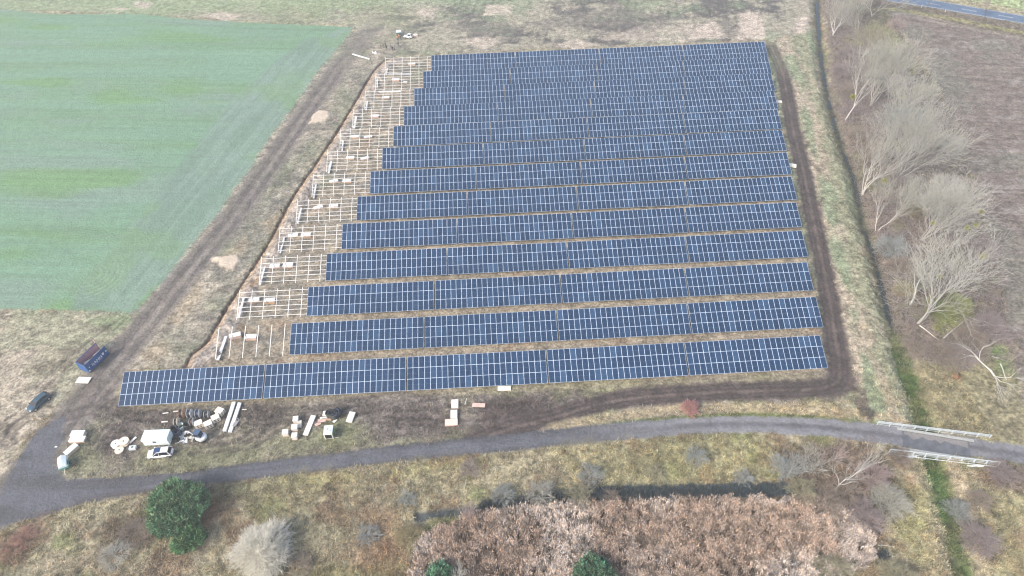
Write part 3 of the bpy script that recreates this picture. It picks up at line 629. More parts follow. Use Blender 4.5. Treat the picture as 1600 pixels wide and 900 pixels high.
BP = [(1, (354.6, 528), (341.5, 565), .6), (2, (383, 470.6), (375.4, 500.8), .45), (3, (415, 420), (407.5, 448), .4), (4, (445.3, 372.6), (438.7, 397), .4), (5, (471.8, 328), (466, 351.8), .4),
      (6, (494.5, 290.4), (490.7, 311), .4), (7, (518, 254), (514, 272), .55), (8, (536.5, 221.7), (535, 237), .4), (9, (557.6, 186), (554, 203.7), .5), (10, (574.4, 160.7), (572.3, 173.7), .4), (11, (590, 127), (590, 141), .35), (12, (605.6, 108.7), (604, 118.5), .35)]
for r, p, q, wd in BP:
    beam_pile(p, q, wd, 2, .2, 'narrow white beam bundle beside the bare rack, %s row' % ORD[r], 'spare beam bundles beside the racks')
beam_pile((606, 116.3), (643, 116.3), .7, 3, .12, 'pale grey beams laid between the twelfth and rearmost racks', 'loose beams between racks', m=mat('grey_steel', (.5, .52, .55), .5))
beam_pile((592, 144.2), (626, 143.6), .45, 2, .2, 'long white beams laid lengthwise between the tenth and eleventh racks', 'loose beams between racks')
beam_pile((551, 85), (577.5, 92.8), .5, 2, .2, 'lone long white beam pack lying beyond the trench near the people', None)
beam_pile((366.5, 629.5), (351.5, 675), .72, 3, .35, 'left one of two long white beam stacks beside the pallet boxes', 'long beam stacks in the yard')
beam_pile((375.3, 630.5), (360, 676), .72, 3, .35, 'right one of two long white beam stacks beside the pallet boxes', 'long beam stacks in the yard')
# wrapped module pallets
card = mat('cardboard', (.50, .33, .22), .85, 0, .08, noise=.1); wood = mat('wood', (.45, .33, .22), .8)
wrap = mat('white_wrap', (.70, .70, .68), .45, 0, .04); pink = mat('sun_bleached_card', (.60, .42, .36), .85, 0, .06, noise=.1)
def pallet_slats(b, x, y, m=0):
    for i in range(3): b.box(-x, x, -y+i*(2*y-.1)/2, -y+i*(2*y-.1)/2+.1, 0, .09, m)
    n = max(4, int(x*2/.24))
    for i in range(n): xx = -x+i*(2*x-.12)/(n-1); b.box(xx, xx+.12, -y, y, .092, .12, m)
def pack(px, py, L, Wd, H, rz, label, group, side=card, top=wrap, z=0, name='panel_pallet', cat='pallet', hood=.12):
    p = at(px, py)
    zz = max(0., float(zat(p[0], p[1]))) + z
    t = thing(name, label, cat, (p[0], p[1], zz), rz, group)
    b = MB(); pallet_slats(b, L/2, Wd/2); b.obj('pallet', wood, t)
    MB().box(-L/2+.03, L/2-.03, -Wd/2+.03, Wd/2-.03, .122, .12+H).obj('carton', side, t, bevel=.02)
    o = MB(); o.box(-L/2, L/2, -Wd/2, Wd/2, .12+H-hood, .135+H); o.obj('cover_sheet', top, t, bevel=.03)
    return t
PAL = [(1, (369, 527), .28, .75), (1, (394, 529), -.05, .7), (2, (398, 471), .2, .5), (2, (423, 472), 0, .7), (3, (430, 417.5), .06, .4), (3, (451, 416.5), -.02, .6), (4, (458.6, 369), .16, .3), (4, (479, 369), 0, .55),
       (5, (498, 326), .42, .5), (5, (522, 324), .05, .6), (6, (522, 285.5), .3, .5), (6, (542.6, 284.5), 0, .5), (7, (547.5, 248), 0, .35), (7, (570.5, 249), .3, .4), (8, (555, 215), -.03, .4), (8, (575.4, 215.5), .25, .4),
       (9, (586, 183.4), -.02, .55), (10, (603, 153.6), 0, .3), (11, (618.6, 126.5), -.05, .5), (12, (643.8, 101.6), -.03, .5)]
cnt = {}
for r, (px, py), rz, H in PAL:
    cnt[r] = cnt.get(r, 0)+1; two = sum(1 for q in PAL if q[0] == r) > 1
    lab = ('%s white topped panel pallet under the bare rack of the %s row' % (['left', 'right'][cnt[r]-1], ORD[r])) if two else 'single white topped panel pallet under the bare rack of the %s row' % ORD[r]
    pack(px, py, 2.35, 1.15, H, rz, lab, 'panel pallets under the bare racks', side=pink if r % 2 else card)
pack(633.5, 129.5, 1.3, 1.0, .3, -.2, 'small crumpled white pack right of the pallet in the twelfth row rack', None)
# ------------------------------------------------------------------ yard goods
pack(125, 681, 2.5, 1.15, .9, -.02, 'tall white and tan pallet stack, rearmost of the group by the lane junction', 'wrapped pallets near the junction', side=mat('tan_carton', (.68, .55, .40), .8), hood=.35)
pack(123, 688.5, 2.9, 1.2, .55, -.03, 'low wide shrink wrapped pallet directly in front of the tallest stack', 'wrapped pallets near the junction', side=pink, top=mat('clear_wrap', (.74, .70, .68), .4), hood=.25)
pack(114, 705, 2.4, 1.2, .75, 1.0, 'long tan sided pallet turned slantwise behind the covered trailer', 'wrapped pallets near the junction', side=mat('tan_carton', (.68, .55, .40), .8), hood=.12)
for px, py, L, W_, H, rz, lab in [(447.5, 679, 1.1, 1.0, .95, .05, 'pale carton stack standing alone left of the other three'), (461.8, 684, 1.05, 1.0, .95, 0, 'pale carton stack nearest the lane in the column of three'),
                                  (462, 671, 1.15, 1.1, .95, .05, 'pale carton stack in the middle of the column of three'), (463.5, 658, 1.0, 1.1, .85, .02, 'pale carton stack rearmost in the column of three')]:
    pack(px, py, L, W_, H, rz, lab, 'pale carton stacks left of the long white board', side=mat('pale_carton', (.66, .60, .56), .8), top=cream, hood=.3)
pack(469, 664, .7, 1.5, .4, .1, 'low beige leftover pack leaning behind the carton column', None, side=mat('pale_carton', (.66, .60, .56), .8), top=mat('beige_sheet', (.6, .56, .48), .7))
pack(711, 632.5, 1.35, 1.9, .35, 0, 'upper pale crate of the column of three right of the yard', 'crates in the short column', side=mat('pale_carton', (.66, .60, .56), .8), top=cream)
pack(709.5, 649, 1.3, 1.9, .35, 0, 'middle grey topped crate of the column of three', 'crates in the short column', side=mat('pale_carton', (.66, .60, .56), .8), top=mat('grey_sheet', (.62, .62, .6), .7))
pack(705.5, 661, 2.4, 1.4, .25, 0, 'pinkish flat pallet at the foot of the crate column', 'crates in the short column', side=pink, top=mat('pink_sheet', (.66, .52, .46), .8))
def slab(px, py, L, Wd, h, rz, label, name='white_board', m=None, group=None, cat='board', z=0, tilt=0):
    p = at(px, py); o = MB()
    nb = max(1, int(L/1.2))
    for i in range(nb):
        a = -L/2+i*L/nb; o.box(a+.008, a+L/nb-.008, -Wd/2, Wd/2, .03, .03+h)
    for x in (-L*.4, L*.4): o.box(x-.05, x+.05, -Wd/2+.04, Wd/2-.04, -.08, .028)
    ob = o.obj(name, m or cream, None, (p[0], p[1], max(0., float(zat(p[0], p[1])))+.05+z), (tilt, 0, rz), bevel=.01)
    return setp(ob, label, cat, group)
slab(484, 665.5, 4.4, 1.0, .25, 1.37, 'long narrow white board stack right of the carton column')
slab(548.5, 653, 2.3, 1.2, .3, 1.35, 'short white board stack right of the black cable heap')
slab(509, 647, 1.0, 1.0, .3, 0, 'small square cream crate lid left of the black cable heap', name='crate_lid', cat='lid')
slab(788, 608, 2.6, .95, .3, -.03, 'cream slab close to the low edge of the front row')
slab(131, 594.5, 2.7, 1.5, .12, -.12, 'white board lying at the foot of the blue skip')
slab(1217.3, 160, 1.5, 1.0, .35, -.1, 'small white slab sticking out at the right end of the ninth row')
slab(1238, 260, 1.9, 1.3, .4, -.35, 'larger white slab at the right end of the seventh row')
slab(748, 633.5, 2.5, .9, .08, -.12, 'orange pink flattened carton beside the round mud patch', name='flat_carton', m=pink, cat='carton')
slab(728, 628, 1.5, .12, .08, 1.35, 'thin pale batten beside the upper crate', name='batten', cat='batten')
slab(297, 637.5-6, .01+1.0, .12, .06, .1, 'thin yellow batten behind the rusty cable drum', name='batten', cat='batten')
# flat cartons and scraps of the debris spot
for i, (px, py, L, Wd, rz, m_, lab) in enumerate([(497, 663, 1.1, .6, .5, pink, 'torn pink carton scrap nearest the long white board'), (503, 657.5, 1.5, .8, .2, pink, 'crumpled pink carton just left of the boxy machine'), (507, 653.5, 1.7, .5, .1, cream, 'pale carton strip below the cream crate lid'),
                                           (514, 655, 1.0, .7, -.1, card, 'orange brown carton wedged behind the boxy machine'), (523.5, 658, .9, .5, .9, wrap, 'white foil scrap right behind the boxy machine'), (257.5, 659.5, 1.2, .25, 0, cream, 'thin pale plank far behind the white site cabin'),
                                           (259, 646, 1.1, .2, .1, cream, 'thin pale plank at the upper left of the drums'), (275, 643.5, .9, .2, .1, cream, 'short pale plank touching the rusty cable drum'), (208, 688, 1.5, .45, 1.0, cream, 'narrow white lid leaning right of the flat drums'),
                                           (382, 640.5, .9, .12, 0, cream, 'thin batten poking out right of the long beam stacks'), (652, 58.5, .8, .5, 0, pink, 'flat pink scrap right of the white buggy')]):
    slab(px, py, L, Wd, .1, rz, lab, name='carton_scrap' if m_ in (pink, card) else 'plank', m=m_, cat='scrap')
# pallet boxes with round holes
def hole_box(px, py, rz, label):
    p = at(px, py); t = thing('slotted_crate', label, 'crate', (p[0], p[1], 0.02), rz, 'cream crates with dark openings')
    MB().box(-.72, .72, -.6, .6, .12, 1.15).obj('box', mat('cream_crate', (.78, .70, .60), .7, 0, .05), t, bevel=.03)
    b = MB(); pallet_slats(b, .72, .6); b.obj('pallet', wood, t)
    dk = mat('dark_opening', (.03, .03, .03), .9)
    for ax in ('front', 'side'):
        for i in range(2):
            for j in range(2):
                o = MB(); u = -.36+i*.55; v = .32+j*.45
                if ax == 'front': o.box(u-.02, u+.26, -.606, -.60, v, v+.22)
                else: o.box(.72, .726, u-.02, u+.26, v, v+.22)
                o.obj('opening', dk, t)
    return t
hole_box(345.5, 646, -.45, 'cream slotted crate rearmost of the four, nearest the long beams')
hole_box(339, 656.5, .5, 'cream slotted crate third from the left, beside the beam stacks')
hole_box(327.5, 666, .5, 'cream slotted crate second from the left behind the mini excavator')
hole_box(312.5, 665.5, .45, 'cream slotted crate leftmost of the four, above the debris')
# cable drums
def drum(px, py, R, Wd, rz, fl, cb, label, group, flat=False, cable=.78):
    p = at(px, py); t = thing('cable_drum', label, 'cable drum', (p[0], p[1], .02), rz, group)
    A = (lambda x: (x+Wd/2, 0, 0)) if False else None
    def P(a): return (0, 0, a+Wd/2) if flat else (a, 0, R)
    for s in (-1, 1):
        o = MB(); o.tube(P(s*Wd/2), P(s*(Wd/2+.06)), R, n=28); k = P(s*(Wd/2+.061)); k2 = P(s*(Wd/2+.075)); o.tube(k, k2, R*.16, n=12, m=1)
        o.obj('flange', [fl, mat('dark_opening', (.03, .03, .03), .9)], t, loc=(0, 0, .06 if flat else 0))
    o = MB(); o.tube(P(-Wd/2+.001), P(Wd/2-.001), R*cable, n=24)
    for i in range(5):
        a = -Wd/2+.06+i*(Wd-.12)/4; o.tube(P(a-.03), P(a+.03), R*cable+.02, n=24)
    o.obj('cable_winding', cb, t, loc=(0, 0, .06 if flat else 0)); return t
blk = mat('black_cable', (.02, .022, .025), .5); gw = mat('grey_drum_wood', (.42, .43, .44), .8, 0, 0, noise=.12); rw = mat('rusty_drum', (.48, .28, .20), .8, noise=.12); cw = mat('fresh_drum_wood', (.72, .62, .50), .75)
G = 'upright cable drums behind the site cabin'
drum(286.5, 650, .85, .62, .05, rw, blk, 'upright cable drum with rusty orange flange, leftmost of the rear line', G)
drum(299, 650, .88, .66, .05, mat('light_drum', (.55, .57, .59), .8, noise=.1), blk, 'upright cable drum with light grey flanges, second in the rear line', G)
drum(312, 650, .85, .62, .05, gw, mat('navy_cable', (.03, .045, .09), .5), 'upright cable drum with navy winding, third in the rear line', G)
drum(325, 651, .7, .62, .05, gw, blk, 'smallest upright cable drum at the right end of the rear line', G)
drum(278.5, 663.5, .85, .5, .1, cw, blk, 'upright cable drum with fresh cream flange facing right, in the front line', G)
drum(302.5, 663, .8, .55, .1, gw, mat('brown_cable', (.10, .06, .05), .6), 'worn grey drum in front of the rear line, beside the leftmost crate', G)
G = 'flat lying cable drums near the yard entrance'
drum(195, 692, .95, .5, 0, cw, cw, 'large cream cable drum lying flat, rearmost of the three', G, True, .5)
drum(182.5, 695.5, .85, .45, 0, mat('white_drum', (.70, .72, .74), .7), gw, 'grey white cable drum lying flat at the left of the three', G, True, .5)
drum(187, 704, .8, .12, 0, cw, cw, 'single thin cream drum disc lying nearest the lane', G, True, .5)
drum(649, 56.5, .9, .4, 0, cw, cw, 'cream cable drum lying flat beside the white buggy at the far edge', None, True, .5)
# small white cylinder pump box
p = at(208.5, 701); t = thing('junction_box', 'small pale blue white box with a dark round opening right of the flat drums', 'box', (p[0], p[1], .02), .1)
MB().box(-.6, .6, -.4, .4, 0, .55).obj('housing', mat('pale_blue_plastic', (.62, .70, .74), .5), t, bevel=.06); o = MB(); o.tube((0, 0, .552), (0, 0, .60), .2, n=16); o.obj('lid', mat('dark_teal', (.06, .12, .14), .5), t)
# coils
def coil(px, py, R, r, m_, label, n=4, rz=0):
    p = at(px, py); o = MB()
    for i in range(n): o.ring((random.uniform(-.06, .06), random.uniform(-.06, .06), r+i*r*1.5), R*random.uniform(.88, 1.04), r, 20, 6, wob=.05)
    ob = o.obj('cable_coil', m_, None, (p[0], p[1], .03), smooth=True); return setp(ob, label, 'cable coil', 'cable coils lying in the yard')
coil(283.5, 669, .68, .12, mat('pale_hose', (.55, .62, .58), .5), 'pale green hose coil behind the debris pile')
coil(294, 667.5, .55, .16, blk, 'black cable coil right beside the pale green hose coil')
coil(274, 673.5, .6, .15, blk, 'black cable coil against the right wall of the site cabin', 5)
coil(279, 679, .62, .15, mat('navy_cable', (.03, .045, .09), .5), 'dark navy cable coil lying in the debris pile', 5)
coil(276.5, 688, .5, .13, blk, 'black cable coil nearest the white car', 4)
for i, (px, py, R) in enumerate([(516, 649.5, .6), (521, 650, .7), (526, 648.5, .75), (530.5, 646.5, .7), (524, 652, .6)]):
    coil(px, py, R, .15, blk if i != 2 else mat('navy_cable', (.03, .045, .09), .5), ['leftmost black coil of the cable heap behind the boxy machine', 'black coil second from the left in the cable heap', 'dark navy coil in the middle of the cable heap', 'rightmost black coil of the cable heap', 'black coil at the front of the cable heap'][i], 5)
# white plastic sheets and bags of the debris pile
def sheet(px, py, L, Wd, rz, label, m_=wrap, h=.25, name='plastic_sheet'):
    p = at(px, py); n = 12; vs = []; s = random.random()*50
    for j in range(n+1):
        for i in range(n+1):
            u, v = i/n-.5, j/n-.5; e = .06*math.sin(9*u+s)+.05*math.sin(13*v+s)
            vs.append(((u+e*.3)*L, (v+.12*math.sin(7*u+s)*.5)*Wd, .04+h*max(0, math.sin(5*u+s)*math.cos(6*v-s))+random.uniform(0, .05)))
    fs = [(j*(n+1)+i, j*(n+1)+i+1, (j+1)*(n+1)+i+1, (j+1)*(n+1)+i) for j in range(n) for i in range(n)]
    o = MB().add(vs, fs).obj(name, m_, None, (p[0], p[1], .03), (0, 0, rz), smooth=True)
    md = o.modifiers.new('t', 'SOLIDIFY'); md.thickness = .02; return setp(o, label, 'sheet', 'plastic sheets lying in the yard')
sheet(289.5, 677, 1.6, .8, .3, 'crumpled white sheet at the back of the debris pile')
sheet(285, 684, 1.5, 1.0, 1.1, 'big white sheet in the middle of the debris pile', h=.4)
sheet(281, 690, 1.7, .6, .3, 'long white sheet at the front of the debris pile')
sheet(290.5, 688, .8, 1.4, .1, 'smooth white sheet between debris pile and mini excavator', mat('soft_white', (.72, .75, .80), .5))
sheet(296.5, 684.5, 1.1, .7, .6, 'torn beige sheet under the excavator arm', mat('beige_sheet', (.6, .56, .48), .7))
sheet(585.5, 83.7, 1.6, 1.3, .1, 'crumpled white sheet beyond the trench near the lone beam', h=.6)
sheet(88, 698.5, .5, .3, 0, 'tiny white litter sheet on the verge at the junction', h=.1)
# ------------------------------------------------------------------ white site cabin on wheels
p = at(251, 690.5); t = thing('site_cabin', 'pale white box shaped site cabin on wheels behind the white car', 'site cabin', (p[0], p[1], 0), -.02)
cab = mat('cabin_white', (.70, .78, .78), .45); cabr = mat('cabin_roof', (.62, .76, .80), .4)
o = MB(); o.box(-2.35, 2.35, -1.05, 1.05, .55, 2.35); o.obj('body', cab, t, bevel=.05)
o = MB(); o.box(-2.42, 2.42, -1.12, 1.12, 2.352, 2.5, taper=.97); o.obj('roof', cabr, t, bevel=.05)
o = MB(); o.box(-.5, .1, -1.062, -1.052, 1.35, 1.85); o.obj('window', mat('window_glass', (.05, .07, .09), .1), t)
o = MB(); o.box(2.352, 2.37, -.4, .4, .65, 2.15); dd = o.obj('door', mat('cabin_door', (.60, .68, .70), .5), t); MB().box(2.372, 2.40, -.3, -.25, 1.3, 1.45).obj('handle', blk, dd)
for x in np.linspace(-2.2, 2.2, 12): pass
o = MB(); [o.box(x-.02, x+.02, -1.066, -1.051, .6, 2.3) for x in (-1.9, -1.35, -.75, .5, 1.1, 1.75)]; o.obj('wall_rib', cab, t)
tyre = mat('tyre', (.02, .02, .02), .9); rim = mat('rim', (.5, .5, .52), .35, .7)
def wheel(parent, x, y, R, Wd, s=1):
    o = MB(); o.tube((0, -Wd/2, 0), (0, Wd/2, 0), R, n=20); wv = o.obj('wheel', tyre, parent, (x, y, R)); q = MB(); q.tube((0, s*Wd/2, 0), (0, s*(Wd/2+.012), 0), R*.62, n=14); q.obj('rim', rim, wv)
for x in (-1.6, .9):
    for y in (-.8, .8): wheel(t, x, y, .33, .2, 1 if y > 0 else -1)
o = MB(); o.tube((-2.3, .5, .5), (-3.5, 0, .45), .05); o.tube((-2.3, -.5, .5), (-3.5, 0, .45), .05); o.tube((-3.3, 0, .0), (-3.3, 0, .6), .04); o.obj('drawbar', galv, t)
# ------------------------------------------------------------------ cars
def car(px, py, rz, paint_, label, L=4.55, Wd=1.84, H=1.6, estate=True, sunroof=False, cat='car', name='parked_car', pale_roof=None):
    p = at(px, py); t = thing(name, label, cat, (p[0], p[1], float(zat(p[0], p[1]))+.02), rz)
    h = L/2; w2 = Wd/2
    # stations: x, half width, z low, z belt, z top(centre)
    S = [(-h, .70, .42, .70, .78), (-h+.12, .88, .30, .82, .96), (-h+.6, .97, .22, .92, 1.02), (-h+1.4, 1.0, .2, .95, 1.03), (0, 1.0, .2, .94, 1.02), (h-1.5, 1.0, .2, .92, 1.0), (h-.9, .98, .22, .86, .97), (h-.35, .90, .28, .72, .84), (h-.05, .76, .36, .60, .68), (h, .6, .42, .54, .58)]
    R2 = []
    for x, k, zl, zb, zt in S:
        a = w2*k; R2.append([(x, -a*.86, zl), (x, -a, zl+.18), (x, -a, zb-.12), (x, -a*.93, zb), (x, -a*.62, zt), (x, a*.62, zt), (x, a*.93, zb), (x, a, zb-.12), (x, a, zl+.18), (x, a*.86, zl)])
    o = MB(); o.loft(R2); body = o.obj('body', paint_, t, smooth=True); body.modifiers.new('s', 'SUBSURF').levels = 1; body.modifiers['s'].render_levels = 1
    gl = mat('car_glass', (.015, .02, .028), .06)
    xr = -h+.25 if estate else -h+.7
    G_ = [(xr, .86, .90, .93), (xr+.38, .86, .70, H-.10), (xr+1.2, .87, .68, H-.03), (h-2.35, .87, .68, H-.04), (h-1.95, .87, .70, H-.12), (h-1.12, .86, .80, .95)]
    rr = [[(x, -w2*a, .93), (x, -w2*b, z), (x, w2*b, z), (x, w2*a, .93)] for x, a, b, z in G_]
    o = MB(); o.loft(rr); o.obj('window_band', gl, t)
    o = MB(); rf = [[(x, -w2*b*.99, z-.06), (x, -w2*b*.90, z+.035), (x, w2*b*.90, z+.035), (x, w2*b*.99, z-.06)] for x, a, b, z in G_[1:5]]
    o.loft(rf); roof = o.obj('roof', pale_roof or paint_, t, smooth=False)
    if sunroof:
        o = MB(); o.box(-.35, .75, -.52, .52, H+.008, H+.03); o.obj('sunroof', mat('sunroof_glass', (.03, .06, .14), .08), roof)
    for s in (-1, 1):   # pillars and roof rails
        o = MB()
        a = G_[-1]; b = G_[-2]; o.tube((a[0], s*w2*a[1], .95), (b[0], s*w2*b[2], b[3]), .05, n=5)
        a = G_[0]; b = G_[1]; o.tube((a[0], s*w2*a[1], .95), (b[0], s*w2*b[2], b[3]), .09, n=5)
        o.tube((-.05, s*w2*.88, .95), (-.12, s*w2*.70, H-.05), .045, n=5); o.obj('pillar', paint_, t)
        o = MB(); o.box(h-1.35, h-1.17, s*w2+(-.02 if s < 0 else -.12), s*w2+(.14 if s > 0 else .14)-(.0 if s > 0 else .0), .93, 1.07) if s > 0 else o.box(h-1.35, h-1.17, -w2-.14, -w2+.02, .93, 1.07); o.obj('mirror', paint_, t)
        o = MB(); o.box(h-.42, h-.10, s*w2*.60-.13, s*w2*.60+.13, .60, .74); o.obj('headlight', mat('lamp_glass', (.75, .78, .8), .15), t)
        o = MB(); o.box(-h-.01, -h+.2, s*w2*.72-.12, s*w2*.72+.12, .70, .90); o.obj('taillight', mat('tail_red', (.35, .02, .02), .3), t)
        for x in (-h+.85, h-.92): wheel(t, x, s*(w2-.10), .34, .24, s)
    return t
silver = mat('white_paint', (.78, .80, .82), .25, 0); navy = mat('dark_blue_paint', (.05, .10, .14), .2, 0.3)
car(252.5, 710.5, math.pi+.07, silver, 'white suv with dark panorama roof parked in front of the site cabin', 4.6, 1.88, 1.62, True, True, name='parked_car')
a_ = at(50, 637); b_ = at(74, 617); car(62.5, 631, math.atan2(a_[1]-b_[1], a_[0]-b_[0]), navy, 'dark blue grey estate car parked on the dry meadow', 4.7, 1.84, 1.5, True, False)
car(638, 59.5, math.pi*.93, silver, 'small white utility vehicle beyond the rack beside the people', 3.3, 1.5, 1.6, True, False, 'vehicle', 'utility_vehicle')
# ------------------------------------------------------------------ blue skip
a_ = at(141.5, 584); b_ = at(172.5, 553.5); mid2 = (at(128, 573)+at(172.5, 553.5))/2
rz = math.atan2(b_[1]-a_[1], b_[0]-a_[0]); p = (a_+b_)/2; nrm_ = np.array([-math.sin(rz), math.cos(rz), 0]); Ls = float(np.linalg.norm(b_-a_)); p = p+nrm_*1.3
t = thing('waste_skip', 'open blue waste skip with reddish inside, filled with scrap wood, on the verge', 'skip', (p[0], p[1], 0), rz)
blue = mat('skip_blue', (.018, .09, .28), .45, 0, noise=.15); red = mat('skip_inner_red', (.50, .27, .29), .7, noise=.15)
h = Ls/2; HH = 2.55; o = MB()
o.box(-h, h, -1.2, -1.12, .2, HH); sd_ = o.obj('side_wall', blue, t)
o = MB(); o.box(-h, h, 1.12, 1.2, .2, HH); o.obj('side_wall', blue, t)
o = MB(); o.box(-h+.08, h-.08, 1.10, 1.118, .3, HH-.02); o.obj('inner_lining', red, t)
o = MB(); o.box(-h+.001, -h+.08, -1.119, 1.119, .2, HH); o.obj('end_wall', blue, t)
o = MB(); o.box(-h+.082, -h+.095, -1.1, 1.09, .3, HH-.02); o.obj('inner_lining', red, t)
o = MB(); o.box(-h+.081, h-.081, -1.118, 1.098, .2, .3); o.obj('floor', red, t)
o = MB(); [o.box(x-.06, x+.06, -1.27, -1.202, .25, HH-.12) for x in np.linspace(-h+.2, h-.2, 9) if not (-.9 < x < 1.2)]
[o.box(x-.06, x+.06, 1.202, 1.27, .25, HH-.12) for x in np.linspace(-h+.2, h-.2, 9)]; o.obj('rib', blue, t)
o = MB(); o.box(-h-.04, h+.04, -1.26, -1.13, HH+.002, HH+.1); o.box(-h-.04, h+.04, 1.13, 1.26, HH+.002, HH+.1); o.box(-h-.04, -h+.09, -1.129, 1.129, HH+.002, HH+.1); o.obj('top_rim', mat('rim_blue', (.05, .09, .2), .5), t)
for s in (-.8, .8): o = MB(); o.tube((-h+.3, s-.1, .1), (-h+.3, s+.1, .1), .12, n=12); o.tube((h-.4, s-.1, .1), (h-.4, s+.1, .1), .12, n=12); o.obj('roller', tyre, t)
dr_ = MB(); dr_.box(0, 1.5, -.04, .04, .25, HH+.1); dr = dr_.obj('door', red, t, (h, 1.16, 0), (0, 0, 1.2)); MB().tube((1.42, -.05, .3), (1.42, -.05, HH+.35), .05).obj('latch', mat('rim_blue', (.05, .09, .2), .5), dr)
o = MB()
for i in range(22):
    x = random.uniform(-h+.9, h-.8); y = random.uniform(-.8, .8); z = .65+random.uniform(-.1, .5)
    a = Vector((x, y, z)); d = Vector((random.uniform(-1, 1), random.uniform(-.7, .7), random.uniform(-.2, .3))).normalized()*random.uniform(.4, 1.1); a2 = a+d
    a2.x = max(-h+.2, min(h-.2, a2.x)); a2.y = max(-1, min(1, a2.y)); o.tube(a, a2, .05, n=4)
setp(o.obj('scrap_timber', mat('scrap_wood', (.40, .28, .20), .85, noise=.2), None, t.location, (0, 0, rz)), 'tangle of brown scrap timber inside the blue skip', 'scrap wood')
for (x, y, l, w_, a, m_, lab) in [(-h+1.6, .0, 1.5, 1.2, .3, card, 'brown sheet of plywood lying in the near end of the skip'), (h-1.3, .0, 1.7, 1.5, -.1, mat('beige_sheet2', (.68, .58, .50), .8), 'beige foam board in the far end of the skip'), (-.6-h*.2, .45, 1.2, .8, -.4, cream, 'white board leaning in the middle of the skip')]:
    c_ = math.cos(rz); s_ = math.sin(rz); o = MB(); o.box(-l/2, l/2, -w_/2, w_/2, 0, .05)
    setp(o.obj('scrap_board', m_, None, (p[0]+x*c_-y*s_, p[1]+x*s_+y*c_, 1.0+random.uniform(0, .15)), (random.uniform(-.12, .12), random.uniform(-.2, .2), rz+a)), lab, 'board')
o = MB(); o.box(-h+.1, h-.1, -1.1, 1.08, .302, .6); setp(o.obj('scrap_fill', mat('scrap_wood', (.40, .28, .20), .85, noise=.2), None, t.location, (0, 0, rz)), 'compacted scrap at the bottom of the skip', 'scrap')
def text(body, size, parent, loc, rot, m_, name='lettering'):
    cu = bpy.data.curves.new('t', 'FONT'); cu.body = body; cu.size = size; cu.extrude = .004; cu.align_x = 'CENTER'; cu.offset = .012
    o = bpy.data.objects.new('t', cu); C.objects.link(o); dg = bpy.context.evaluated_depsgraph_get(); me = bpy.data.meshes.new_from_object(o.evaluated_get(dg)); bpy.data.objects.remove(o)
    me.materials.clear(); me.materials.append(m_); return link(name, me, parent, loc, rot)
lw = mat('white_letter', (.8, .8, .8), .6)
text('RAHN', .95, t, (-.15, -1.208, .95), (math.pi/2, 0, 0), lw)
o = MB(); o.tube((1.55, -1.203, 1.35), (1.55, -1.215, 1.35), .28, n=5); o.tube((1.4, -1.203, 1.55), (1.4, -1.213, 1.55), .2, n=10); o.tube((1.72, -1.203, 1.55), (1.72, -1.213, 1.55), .2, n=10); o.obj('emblem', lw, t)
MB().box(-1.2, 1.2, -1.210, -1.203, .72, .80).obj('underline', mat('grey_letter', (.4, .45, .55), .6), t)
for x, z, s in ((-h+.25, .7, .35), (h-.35, 1.5, .3), (-h+.6, 1.35, .22), (h-1.0, 1.45, .16)):
    o = MB(); o.box(x-s/2, x+s/2, -1.290 if abs(x) > h-.5 else -1.212, -1.272 if abs(x) > h-.5 else -1.203, z-s/2, z+s/2); o.obj('sticker', lw, t)
# ------------------------------------------------------------------ covered trailer by the junction
p = at(102.5, 727); t = thing('covered_trailer', 'small trailer with white faceted cover and turquoise body at the junction', 'trailer', (p[0], p[1], 0), -1.15)
o = MB(); o.box(-1.15, 1.15, -.75, .75, .45, .95); o.obj('body', mat('turquoise_plastic', (.10, .36, .34), .5), t, bevel=.04)
o = MB(); o.loft([[(-1.2, -.8, .952), (-1.2, -.7, 1.35), (-1.2, 0, 1.7), (-1.2, .7, 1.35), (-1.2, .8, .952)], [(-.2, -.8, .952), (-.2, -.72, 1.5), (-.2, 0, 1.85), (-.2, .72, 1.5), (-.2, .8, .952)], [(1.2, -.8, .952), (1.2, -.65, 1.3), (1.2, 0, 1.55), (1.2, .65, 1.3), (1.2, .8, .952)]])
cv = o.obj('cover', mat('cover_white', (.74, .82, .82), .5), t); o = MB(); o.add([(-.1, .80, 1.0), (.9, .80, 1.0), (.9, .74, 1.3), (-.1, .78, 1.4)], [(0, 1, 2, 3)]); o.obj('flap', mat('dark_teal', (.06, .12, .14), .5), cv, (0, .02, 0))
for s in (-1, 1): wheel(t, 0, s*.82, .28, .16, s)
o = MB(); o.tube((1.1, 0, .5), (2.4, 0, .45), .05); o.tube((2.1, 0, 0), (2.1, 0, .5), .04); o.obj('drawbar', mat('cream_metal', (.7, .66, .58), .5), t)
# ------------------------------------------------------------------ boxy machine
p = at(516, 680); t = thing('boxy_machine', 'boxy machine with pale top, black front panel and green flank beside the cable heap', 'machine', (p[0], p[1], 0), .03)
fr = mat('cream_frame', (.74, .74, .62), .5)
o = MB(); o.box(-.75, .75, -.9, .95, .35, 1.75); o.obj('body', mat('green_panel', (.16, .30, .10), .5), t, bevel=.03)
o = MB(); o.box(-.80, .80, -.98, -.905, .3, 1.8); o.obj('front_frame', fr, t); o = MB(); o.box(-.62, .62, -1.0, -.982, .45, 1.65)
gr = o.obj('front_panel', mat('black_panel', (.015, .015, .02), .35), t); o = MB(); [o.box(-.6, .6, -1.012, -1.002, z, z+.02) for z in np.arange(.55, 1.6, .14)]; o.obj('louvre', mat('black_louvre', (.03, .03, .03), .6), gr)
o = MB(); o.box(-.82, .82, -.96, 1.0, 1.752, 1.86); tp = o.obj('roof', mat('pale_blue_plastic', (.62, .70, .74), .5), t, bevel=.03)
